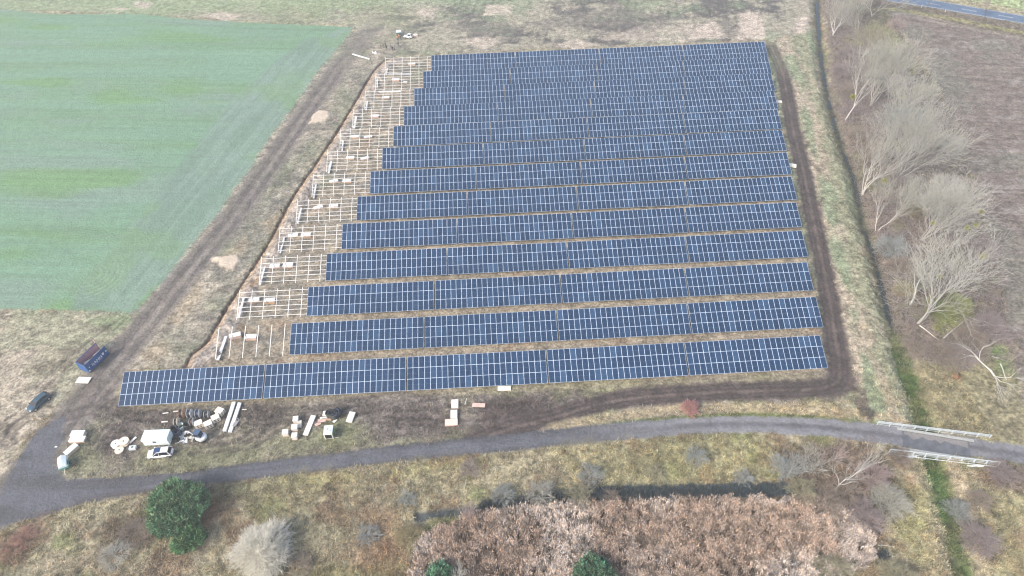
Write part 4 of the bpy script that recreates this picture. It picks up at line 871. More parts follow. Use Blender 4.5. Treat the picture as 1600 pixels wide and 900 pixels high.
o = MB(); o.tube((.25, -.2, 1.86), (.25, -.2, 2.1), .14); o.tube((-.3, .1, 1.86), (-.3, .1, 2.02), .2); o.tube((0, .6, 1.86), (0, .6, 2.2), .06); o.obj('exhaust', galv, tp)
for x in (-.7, .7):
    for y in (-.85, .85): MB().tube((x, y, 0), (x, y, .34), .05).obj('leg', fr, t)
MB().tube((.75, -.7, .4), (1.7, -.9, .3), .03).obj('drawbar', fr, t)
# ------------------------------------------------------------------ mini excavator
p = at(314.5, 686); t = thing('mini_excavator', 'white mini excavator with dark blue cab and arm reaching left to the debris', 'excavator', (p[0], p[1], 0), math.pi-.25)
for s in (-1, 1):
    o = MB(); o.loft([[(-1.0, s*.65-.17, .12), (-1.15, s*.65-.17, .3), (-1.0, s*.65-.17, .5), (1.0, s*.65-.17, .5), (1.15, s*.65-.17, .3), (1.0, s*.65-.17, .12)], [(-1.0, s*.65+.17, .12), (-1.15, s*.65+.17, .3), (-1.0, s*.65+.17, .5), (1.0, s*.65+.17, .5), (1.15, s*.65+.17, .3), (1.0, s*.65+.17, .12)]]); o.obj('track', tyre, t)
o = MB(); n = 20; ringz = lambda z, k: [((-.25+1.1*math.cos(2*math.pi*i/n))*k, .92*math.sin(2*math.pi*i/n)*k, z) for i in range(n)]; o.loft([ringz(.55, .95), ringz(.65, 1), ringz(1.05, 1), ringz(1.2, .9)]); o.obj('house', mat('machine_white', (.78, .78, .76), .4), t, smooth=False)
o = MB(); o.loft([[(x, y, z) for x, y in ((-.55, -.55), (.65, -.5), (.65, .5), (-.55, .55))] for z in (1.202, 1.9)]+[[(x*.9, y*.9, 2.4) for x, y in ((-.55, -.55), (.55, -.5), (.55, .5), (-.55, .55))]]); cb_ = o.obj('cab', mat('cab_glass', (.02, .035, .07), .12), t)
o = MB(); o.box(-.58, .62, -.56, .56, 2.402, 2.5); o.obj('roof', mat('cab_roof', (.06, .10, .17), .4), cb_, bevel=.05)
o = MB(); o.tube((.85, .1, .9), (1.5, .1, 2.0), .11, n=6); o.tube((1.5, .1, 2.0), (2.3, .1, 2.2), .10, n=6); o.obj('boom', mat('machine_white', (.78, .78, .76), .4), t)
o = MB(); o.tube((2.3, .1, 2.2), (2.9, .1, .9), .08, n=6); o.obj('stick', mat('machine_white', (.78, .78, .76), .4), t)
o = MB(); o.loft([[(2.75, -.2, .9), (3.15, -.2, .75), (3.1, -.2, .3), (2.8, -.2, .35)], [(2.75, .4, .9), (3.15, .4, .75), (3.1, .4, .3), (2.8, .4, .35)]]); o.obj('bucket', blk, t)
o = MB(); o.box(1.25, 1.35, -.8, .8, .15, .5); o.obj('blade', mat('machine_white', (.78, .78, .76), .4), t)
# small roller at the beam stacks
p = at(369, 663.5); t = thing('hand_cart', 'small dark hand cart beside the lower end of the long beams', 'cart', (p[0], p[1], 0), 1.2)
MB().box(-.6, .6, -.35, .35, .35, .45).obj('deck', mat('cart_grey', (.25, .25, .26), .6), t); [wheel(t, x, y, .17, .1, 1 if y > 0 else -1) for x in (-.4, .4) for y in (-.35, .35)]; o = MB(); o.tube((.6, -.3, .45), (.8, -.3, 1.0), .02); o.tube((.6, .3, .45), (.8, .3, 1.0), .02); o.tube((.8, -.3, 1.0), (.8, .3, 1.0), .02); o.obj('handle', galv, t)
# teal machine at the far edge
p = at(624, 55); t = thing('site_trailer', 'pale blue topped dark trailer beside the people at the far edge', 'trailer', (p[0], p[1], 0), .1)
o = MB(); o.box(-.9, .8, -.7, .7, .4, 1.3); o.obj('body', mat('dark_teal', (.06, .12, .14), .5), t, bevel=.04); o = MB(); o.box(-1.0, .85, -.75, .75, 1.302, 1.6, taper=.9); o.obj('cover', mat('pale_blue_plastic', (.62, .70, .74), .5), t, bevel=.04); [wheel(t, 0, s*.72, .3, .16, s) for s in (-1, 1)]
MB().tube((.8, 0, .4), (1.8, 0, .35), .05).obj('drawbar', galv, t)
# ------------------------------------------------------------------ people
skin = mat('skin', (.45, .28, .20), .6)
def person(px, py, rz, jacket, trousers, label, pose=0, hair=(.05, .035, .025), lean=0):
    p = at(px, py)
    V = {'pel': (0, 0, .95), 'wst': (0, .0, 1.12), 'chs': (lean*.15, 0, 1.36), 'nck': (lean*.22, 0, 1.53), 'hd0': (lean*.25+.01, 0, 1.62), 'hd1': (lean*.27+.015, 0, 1.73)}
    st_ = .12+.12*(pose == 1)
    for s, n in ((1, 'l'), (-1, 'r')):
        V['hp'+n] = (0, s*.10, .90); V['kn'+n] = (.05+s*st_*.5, s*.12, .50); V['an'+n] = (s*st_*.7, s*.13, .09); V['to'+n] = (s*st_*.7+.16, s*.15, .04)
        V['sh'+n] = (lean*.18, s*.19, 1.42)
        if pose == 2: V['el'+n] = (.12, s*.26, 1.18); V['wr'+n] = (.30, s*.10, 1.22); V['hn'+n] = (.37, s*.04, 1.24)
        else: V['el'+n] = (lean*.1-s*.05, s*.27, 1.15); V['wr'+n] = (.08+s*.05, s*.27, .92); V['hn'+n] = (.11+s*.05, s*.26, .84)
    ks = list(V); E_ = [('pel', 'wst'), ('wst', 'chs'), ('chs', 'nck'), ('nck', 'hd0'), ('hd0', 'hd1')]
    for n in 'lr': E_ += [('pel', 'hp'+n), ('hp'+n, 'kn'+n), ('kn'+n, 'an'+n), ('an'+n, 'to'+n), ('chs', 'sh'+n), ('sh'+n, 'el'+n), ('el'+n, 'wr'+n), ('wr'+n, 'hn'+n)]
    rad = {'pel': (.15, .12), 'wst': (.15, .11), 'chs': (.18, .12), 'nck': (.065, .06), 'hd0': (.085, .095), 'hd1': (.08, .09), 'hp': (.10, .10), 'kn': (.07, .07), 'an': (.05, .05), 'to': (.045, .04), 'sh': (.08, .08), 'el': (.055, .055), 'wr': (.04, .04), 'hn': (.045, .03)}
    me = bpy.data.meshes.new('p'); me.from_pydata([V[k] for k in ks], [(ks.index(a), ks.index(b)) for a, b in E_], []); o = bpy.data.objects.new('p', me); C.objects.link(o)
    md = o.modifiers.new('s', 'SKIN'); sv = me.skin_vertices[0].data
    for i, k in enumerate(ks): sv[i].radius = rad[k] if k in rad else rad[k[:2]]
    sv[0].use_root = True; o.modifiers.new('ss', 'SUBSURF').render_levels = 1; o.modifiers['ss'].levels = 1
    dg = bpy.context.evaluated_depsgraph_get(); m2 = bpy.data.meshes.new_from_object(o.evaluated_get(dg)); bpy.data.objects.remove(o)
    m2.materials.clear(); [m2.materials.append(x) for x in (jacket, trousers, skin, tyre)]
    for f in m2.polygons:
        c = f.center; f.material_index = 3 if c.z < .12 else 1 if c.z < .93 and math.hypot(c.x, c.y) < .5 and abs(c.y) < .22 else 2 if c.z > 1.50 or (c.z < .90 and abs(c.y) > .22) or (pose == 2 and c.x > .31) else 0
        f.use_smooth = True
    b = link('person', m2, None, (p[0], p[1], 0.0), (0, 0, rz)); setp(b, label, 'person', 'people standing at the far edge of the site' if py < 100 else None)
    h_ = MB(); n = 10; hx, hz = V['hd1'][0], V['hd1'][2]
    h_.loft([[(hx-.015+r_*math.cos(2*math.pi*i/n), r_*.9*math.sin(2*math.pi*i/n), z) for i in range(n)] for z, r_ in ((hz-.03, .105), (hz+.05, .10), (hz+.10, .05))]); h_.obj('hair', mat('hair%s' % str(hair), hair, .8), b)
    f_ = MB(); f_.tube((hx+.085, 0, 1.66), (hx+.115, 0, 1.645), .012, n=5); f_.obj('nose', skin, b)
    e_ = MB(); [e_.box(hx+.080, hx+.092, s*.032-.01, s*.032+.01, 1.68, 1.695) for s in (-1, 1)]; e_.obj('eyes', tyre, b)
    return b
J = lambda n, c: mat('cloth_'+n, c, .9)
dk, gy_, nv, gn, og, lb = J('black', (.015, .016, .02)), J('grey', (.10, .11, .13)), J('navy', (.02, .03, .06)), J('green', (.03, .07, .05)), J('orange', (.62, .24, .10)), J('light', (.22, .24, .28))
PEO = [(595.5, 76, 0, dk, nv, 'person in black standing at the left end of the far group', 0), (599.2, 75, .6, gy_, gy_, 'person in grey second from the left in the far group', 2), (602.5, 73, -1, gy_, nv, 'person in grey jacket and navy trousers in the back of the far group', 0), (604.4, 78, 2.2, dk, gy_, 'person in black jacket and grey trousers in the middle of the far group', 1),
       (611.5, 75.5, 3, gy_, dk, 'person in grey jacket just right of the gap in the far group', 0), (614.3, 79.5, 2.6, dk, dk, 'person all in black leaning forward near the trench end', 2), (617.2, 79, 2.9, lb, gy_, 'person in light grey jacket at the right of the far group', 0),
       (622.8, 72.5, -1.4, gn, dk, 'person in dark green jacket standing alone below the orange vests', 0), (621.5, 63, -1, og, dk, 'person in orange vest left of the pair by the trailer', 2), (623.4, 60.5, 1, og, nv, 'person in orange vest right of the pair by the trailer', 0), (626.4, 62, 2, dk, nv, 'person in dark clothes beside the orange vests', 0)]
for px, py, rz, a, b, lab, po in PEO: person(px, py, rz, a, b, lab, po, lean=.8 if 'leaning' in lab else 0)
person(440.3, 333.5, .5, dk, nv, 'lone person in black bending beside the trench', 1, lean=1.2)
# ------------------------------------------------------------------ bridge over the ditch
br = thing('bridge', 'small road bridge with white steel railings over the green ditch', 'bridge', tuple(at(1464, 696)), 0)
BL = tuple(br.location)
def rel(px, py, z=0): q = at(px, py, z); return Vector((q[0]-BL[0], q[1]-BL[1], z))
cn = mat('weathered_concrete', (.34, .35, .33), .85, noise=.15); dkas = mat('deck_asphalt', (.10, .105, .12), .85, noise=.3, nscale=.8)
A, B_, C_, D_ = rel(1409, 673), rel(1514, 690), rel(1517, 716), rel(1411, 700)
def prism(pts, z0, z1): return MB().add([(q.x, q.y, z0) for q in pts]+[(q.x, q.y, z1) for q in pts], [(3, 2, 1, 0), (4, 5, 6, 7)]+[(i, (i+1) % 4, 4+(i+1) % 4, 4+i) for i in range(4)])
prism([D_, C_, B_, A], -.45, .075).obj('deck', dkas, br)
ax = (B_-A).normalized(); nv_ = Vector((-ax.y, ax.x, 0))
for (e0, e1, s) in ((A, B_, 1), (D_, C_, -1)):
    a = e0-ax*.8; b = e1+ax*.8; o = nv_*s
    q = [a+o*.02, b+o*.02, b+o*.5, a+o*.5]; q = q if s > 0 else q[::-1]
    prism(q, -.5, .22).obj('edge_beam', cn, br)
for k_, (e0, e1) in enumerate(((A, D_), (B_, C_))):
    s = -1 if k_ == 0 else 1; q = [e0+ax*s*.02, e1+ax*s*.02, e1+ax*s*.5, e0+ax*s*.5]; q = q if s < 0 else q[::-1]
    prism(q, -1.6, -.02).obj('abutment', cn, br)
st_ = MB(); rg_ = np.random.default_rng(3); top_ = [A.lerp(B_, u) for u in np.linspace(.03, .97, 15)]; dn_ = (D_-A).normalized()
st_.add([(q.x+dn_.x*.1, q.y+dn_.y*.1, .079) for q in top_]+[(q.x+dn_.x*k, q.y+dn_.y*k, .079) for q, k in zip(top_, rg_.uniform(.6, 1.9, 15))], [(15+i, 16+i, i+1, i) for i in range(14)]); st_.obj('dried_mud', mat('dried_mud', (.20, .185, .18), .9, noise=.2), br)
rail_m = mat('railing_white', (.58, .63, .66), .4, .1)
def railing(p0, p1, out, h, n):
    a = rel(*p0); b = rel(*p1); d = b-a; L = d.length; d.normalize(); ou = Vector((-d.y, d.x, 0))*out
    R0 = MB(); T = Vector((0, 0, h))
    R0.tube(a+T, b+T, .05, n=6)
    for k in (.2, .55, .85): R0.tube(a+Vector((0, 0, h*k)), b+Vector((0, 0, h*k)), .028, n=5)
    nb = int(L/.22)
    for i in range(nb): q = a+d*(L*i/nb); R0.tube(q+Vector((0, 0, h*.2)), q+Vector((0, 0, h*.85)), .011, n=3, caps=False)
    ro = R0.obj('railing', rail_m, br)
    for i in range(n+1):
        q = a+d*(L*i/n); o = MB(); o.box(q.x-.05, q.x+.05, q.y-.05, q.y+.05, -.3, h); o.tube(q+ou*.55+Vector((0, 0, -.1)), q+Vector((0, 0, h*.8)), .03, n=5); o.obj('post', rail_m, ro)
    o = MB(); o.tube(a+ou*.45+Vector((0, 0, .28)), b+ou*.45+Vector((0, 0, .28)), .06, n=4); o.obj('ground_rail', rail_m, ro)
railing((1370, 664), (1545, 685.5), 1, 1.25, 9); railing((1388, 707.5), (1558, 727.5), -1, 1.25, 9)
for px in (1418, 1522):
    q = rel(px, 711 if px < 1450 else 725.5); o = MB(); o.loft([[(q.x-1.6, q.y-.1, .15), (q.x+1.6, q.y-.3, .15), (q.x+.6, q.y-1.6, -.6)], [(q.x-1.6, q.y-.1, -.9), (q.x+1.6, q.y-.3, -.9), (q.x+.6, q.y-1.6, -.9)]]); o.obj('wing_wall', mat('pale_concrete', (.62, .66, .67), .7), br)
# road furniture at the far road
for px, py, lab in ((1439.5, 11.5, 'white marker post left on the far road verge'), (1476.5, 18.5, 'white marker post right on the far road verge')):
    p = at(px, py); t = thing('marker_post', lab, 'marker post', (p[0], p[1], 0), 0, 'marker posts by the far road'); MB().box(-.09, .09, -.07, .07, 0, .95, taper=.8).obj('post', white, t); MB().box(-.078, .078, -.063, .063, .70, .82).obj('band', blk, t)
# ------------------------------------------------------------------ trees and shrubs
def tubes(name, segs, m_, n=3):
    S = np.asarray(segs, float); P0 = S[:, :3]; P1 = S[:, 3:6]; r0 = S[:, 6]; r1 = S[:, 7]
    d = P1-P0; d /= np.linalg.norm(d, axis=1)[:, None]+1e-9
    t = np.where(np.abs(d[:, 2:3]) < .9, [[0, 0, 1.]], [[1., 0, 0]]); u = np.cross(d, t); u /= np.linalg.norm(u, axis=1)[:, None]+1e-9; v = np.cross(d, u)
    V = []
    for P, r in ((P0, r0), (P1, r1)):
        for i in range(n):
            a = 2*math.pi*i/n; V.append(P+(u*math.cos(a)+v*math.sin(a))*r[:, None])
    V = np.stack(V, 1); N = len(S); b = np.arange(N)[:, None]*2*n
    Fk = np.concatenate([np.concatenate([b+i, b+(i+1) % n, b+n+(i+1) % n, b+n+i], 1) for i in range(n)])
    return npmesh(name, V.reshape(-1, 3), Fk, [m_])
def grow(rg, p, d, L, r, lev, segs, spread, up, kids, minr=.012, bend=.18, cut=None):
    """segments of one limb and everything on it: levels are stored with each segment"""
    n = 4 if lev > 0 else 3; q = np.array(p, float); dd = np.array(d, float); pts = []
    for i in range(n):
        dd = dd+rg.normal(0, bend, 3); dd[2] += up*.12; dd /= np.linalg.norm(dd)
        q2 = q+dd*L/n; ra = r*(1-.55*i/n); rb = r*(1-.55*(i+1)/n)
        segs.append((*q, *q2, max(ra, minr), max(rb, minr), lev)); pts.append((q2, dd.copy(), rb)); q = q2
    if lev == 0: return
    k = kids[len(kids)-lev] if isinstance(kids, (list, tuple)) else kids
    for i in range(k):
        t = rg.integers(1 if lev < 3 else 1, n) if i > 0 else n-1
        b, bd, br_ = pts[t]; a = rg.normal(0, 1, 3); a -= bd*(a@bd); a /= np.linalg.norm(a)+1e-9
        sp = spread*rg.uniform(.6, 1.3); nd = bd*math.cos(sp)+a*math.sin(sp); nd[2] += up*.25; nd /= np.linalg.norm(nd)
        grow(rg, b, nd, L*rg.uniform(.62, .88), max(br_*.72, minr), lev-1, segs, spread, up, kids, minr, bend)
def colmat(n, c): return mat(n, c, .9, noise=.15, nscale=1.5)
bark_g = colmat('grey_bark', (.36, .345, .31)); bark_b = colmat('birch_bark', (.56, .54, .51)); twig_g = colmat('grey_twig', (.41, .40, .35)); twig_y = colmat('olive_twig', (.33, .31, .21)); twig_p = colmat('mauve_twig', (.30, .25, .245))
twig_b = colmat('brown_twig', (.29, .24, .20)); twig_w = colmat('pale_twig', (.47, .46, .41)); bark_d = colmat('dark_bark', (.13, .115, .105)); twig_r = colmat('red_twig', (.46, .25, .23)); twig_k = colmat('pink_twig', (.40, .31, .29)); twig_bl = colmat('blue_grey_twig', (.31, .33, .32))
def tree(name, label, cat, px, py, H, seed, stems=1, lean=(0, 0), spread=.5, kids=(4, 4, 4, 4), lev=4, tw=twig_g, bk=bark_g, r=.2, up=.5, minr=.016, group=None, bend=.16, first=.42, base=None):
    rg = np.random.default_rng(seed); p = at(px, py) if base is None else np.array(base); z = float(zat(p[0], p[1])); segs = []
    for s in range(stems):
        a = rg.uniform(0, 2*math.pi); k = .0 if stems == 1 else .28
        d = np.array([lean[0]*rg.uniform(.2, 1.3)+k*1.3*math.cos(a), lean[1]+k*1.3*math.sin(a), 1.0]); d /= np.linalg.norm(d)
        o = np.array([rg.normal(0, .25 if stems > 1 else 0), rg.normal(0, .25 if stems > 1 else 0), -.1])
        grow(rg, o, d, H*first*rg.uniform(.85, 1.1), r*(1 if stems == 1 else .8), lev, segs, spread, up, kids, minr, bend)
    S = np.array(segs); k = H/max(.1, np.percentile(S[:, 5], 99.5)); S[:, :6] *= k
    t = thing(name, label, cat, (p[0], p[1], z), 0, group)
    tr = S[S[:, 8] >= lev-1]; cr = S[S[:, 8] < lev-1]; rr_ = rg.random(len(cr)) < rg.uniform(.45, .8); cr = cr[rr_ | (cr[:, 8] > 0)]
    link('trunk', tubes('trunk', tr, bk, 6), t); link('crown', tubes('crown', cr, tw, 3), t); return t
def dome(name, label, cat, px, py, Rx, H, seed, n, tw, group=None, minr=.016, curl=.25, L=.38, flat=0):
    """shrub: many arching stems from a stool, each forking into twigs"""
    rg = np.random.default_rng(seed); p = at(px, py); z = float(zat(p[0], p[1])); S = []
    n = int(n*.5)
    for i in range(n):
        a = rg.uniform(0, 2*math.pi); e = np.arccos(rg.uniform(.12, 1)); R0 = rg.uniform(.72, 1.03)*(1+.12*math.sin(a*3+seed)+.1*math.sin(a*5+2*seed))
        end = np.array([Rx*math.sin(e)*math.cos(a), Rx*math.sin(e)*math.sin(a), H*math.cos(e)])*R0
        q = np.array([rg.normal(0, .12*Rx), rg.normal(0, .12*Rx), 0]); m_ = (q+end)/2+np.array([0, 0, H*.12])+rg.normal(0, .08*Rx, 3)
        if i < n*.25: S.append((*q, *m_, .03, .02, 3)); S.append((*m_, *end, .02, minr, 2))
        else: S.append((*(m_*.35+end*.65), *end, minr*1.1, minr, 2))
        for k in range(7):
            b = m_*(1-(k+1)/7.5)+end*(k+1)/7.5; d = (end-q)/(np.linalg.norm(end-q)+1e-9)+rg.normal(0, .55, 3); d /= np.linalg.norm(d)
            e2 = b+d*Rx*L*rg.uniform(.3, .8); S.append((*b, *e2, minr, minr*.7, 1))
            d2 = d+rg.normal(0, .5, 3); d2 /= np.linalg.norm(d2); c_ = (b+e2)/2; S.append((*c_, *(c_+d2*Rx*L*.4), minr*.8, minr*.6, 0))
    S = np.array(S); S[:, 2] = np.maximum(S[:, 2], 0); S[:, 5] = np.maximum(S[:, 5], .02)
    t = thing(name, label, cat, (p[0], p[1], z), 0, group)
    link('stems', tubes('stems', S[S[:, 8] >= 2], tw, 3), t); link('twigs', tubes('twigs', S[S[:, 8] < 2], tw, 3), t); return t
G1 = 'bare trees in the hedge line'
HT = [ # name,label,px,py,H,seed,kwargs
 ('birch_tree', 'white stemmed birch at the very top of the hedge line by the ditch', 1301, 55, 13, 1, dict(stems=3, tw=twig_w, bk=bark_b, spread=.4, kids=(5, 5, 4), lev=3, r=.16, up=.9)),
 ('bare_tree', 'grey bare tree right of the topmost birch', 1337, 50, 13, 2, dict(stems=3, tw=twig_g, kids=(6, 5, 4, 4), lev=4, r=.14, minr=.017)),
 ('bare_tree', 'pale olive bare tree touching the top edge near the far road', 1362, 25, 14, 3, dict(stems=3, tw=twig_g, kids=(6, 5, 4, 4), lev=4, r=.14, minr=.017)),
 ('bare_tree', 'bushy olive bare tree between the topmost birch and the leaning birch', 1345, 95, 12, 4, dict(stems=4, tw=twig_y, kids=(6, 5, 4, 4), lev=4, r=.12, minr=.017)),
 ('birch_tree', 'white birch leaning right, upper third of the ditch', 1321, 187, 19, 5, dict(lean=(.10, .05), tw=twig_w, bk=bark_b, spread=.38, kids=(7, 5, 4), lev=3, r=.17, up=.8, first=.55)),
 ('bare_tree', 'broad pale bare tree with one yellow mistletoe ball', 1360, 165, 18, 6, dict(stems=5, lean=(.30, .1), tw=twig_g, kids=(6, 5, 5, 4), lev=4, r=.18, spread=.5, minr=.017, first=.4)),
 ('birch_tree', 'tall white birch with widely forked stems beside the water of the ditch', 1349, 299, 20, 7, dict(stems=4, lean=(.1, .05), tw=twig_w, bk=bark_b, spread=.42, kids=(6, 5, 4), lev=3, r=.16, up=.8, first=.5)),
 ('bare_tree', 'very broad grey bare tree behind the widely forked birch', 1405, 275, 18, 8, dict(stems=7, lean=(.26, .04), tw=twig_g, kids=(6, 5, 5, 4), lev=4, r=.16, spread=.55, minr=.017, first=.36)),
 ('bare_tree', 'grey bare tree crowding the left side of the very broad one', 1385, 235, 13, 9, dict(stems=4, tw=twig_bl, kids=(6, 5, 4, 4), lev=4, r=.12, spread=.5, minr=.016)),
 ('birch_tree', 'small slender birch with two stems below the widely forked one', 1371, 359, 12, 10, dict(stems=2, tw=twig_w, bk=bark_b, spread=.4, kids=(5, 5, 4), lev=3, r=.12, up=.9)),
 ('bare_tree', 'pale spreading bare tree with several mistletoe balls by the ploughed field', 1440, 375, 16, 11, dict(stems=6, lean=(.3, .02), tw=twig_w, kids=(6, 5, 5, 4), lev=4, r=.16, spread=.55, minr=.016, first=.38)),
 ('old_tree', 'massive old grey tree leaning right with thick split trunks', 1434, 506, 19, 12, dict(stems=3, lean=(.50, .35), tw=twig_w, bk=colmat('silver_bark', (.36, .345, .31)), kids=(6, 5, 4, 4), lev=4, r=.30, spread=.62, minr=.02, first=.42, bend=.15)),
 ('bare_tree', 'grey tree with a bent stem just left of the massive old one', 1422, 476, 12, 13, dict(lean=(.35, .15), tw=twig_g, bk=colmat('silver_bark', (.36, .345, .31)), kids=(4, 5, 4, 3), lev=4, r=.26, spread=.55, minr=.02, first=.45)),
 ('bare_tree', 'light grey bare tree in the gap right of the leaning birch', 1395, 195, 14, 14, dict(stems=5, lean=(.2, 0), tw=twig_w, kids=(6, 5, 4, 4), lev=4, r=.12, spread=.5, minr=.016)),
 ('bare_tree', 'grey bare tree right of the small slender birch', 1402, 335, 11, 15, dict(stems=4, lean=(.1, 0), tw=twig_g, kids=(6, 5, 4, 4), lev=4, r=.12, spread=.5, minr=.016)),
]
for nm, lab, px, py, H, sd0, kw in HT:
    tree(nm, lab, 'birch' if 'birch' in nm else 'tree', px, py, H*1.18, 100+sd0, group=G1, **kw)
GS = 'bare trees south of the lane'
tree('birch_tree', 'pale birch with a long thin trunk bending left below the lane', 'birch', 1303, 766, 10, 201, lean=(.12, -.02), tw=twig_w, bk=bark_b, spread=.4, kids=(5, 5, 4), lev=3, r=.12, up=.8, group=GS, first=.55)
tree('birch_tree', 'pale birch leaning right just behind the bridge end', 'birch', 1322, 753, 9, 202, lean=(.10, .05), tw=twig_w, bk=bark_b, spread=.4, kids=(5, 5, 4), lev=3, r=.11, up=.7, group=GS, first=.5)
tree('bare_tree', 'grey bare tree at the left end of the south thicket', 'tree', 1228, 745, 7.5, 203, stems=4, tw=twig_bl, kids=(5, 5, 4), lev=3, r=.09, group=GS, minr=.016)
tree('bare_tree', 'grey bare tree second from the left in the south thicket', 'tree', 1258, 738, 7.5, 204, stems=4, tw=twig_g, kids=(5, 5, 4), lev=3, r=.09, group=GS, minr=.016)
tree('bare_tree', 'pinkish bare tree in the middle of the south thicket', 'tree', 1283, 728, 6.5, 205, stems=3, tw=twig_k, kids=(5, 5, 4), lev=3, r=.08, group=GS, minr=.016)
tree('bare_tree', 'pink tinted bare tree rising from the left end of the reed bed', 'tree', 729, 804, 5.5, 206, stems=2, tw=twig_k, bk=twig_k, kids=(6, 5, 4), lev=3, r=.07, group=GS, minr=.016, up=.9)
tree('bare_tree', 'pale leafless sapling cut by the lower edge of the picture', 'tree', 716, 915, 5, 207, stems=2, tw=twig_w, bk=bark_b, kids=(5, 5, 4), lev=3, r=.07, group=GS, minr=.014, up=.9)
for i, (px, py, lab) in enumerate([(1447, 14, 'pinkish bare tree left by the far road'), (1540, 31, 'pinkish bare tree right by the far road'), (1526, 6, 'dark trunked bare tree beyond the far road')]):
    tree('roadside_tree', lab, 'tree', px, py, [8, 9, 9][i], 210+i, tw=twig_k if i < 2 else twig_b, bk=bark_d, kids=(6, 6, 5), lev=3, r=.13, group='trees beside the far road', minr=.02, first=.35)
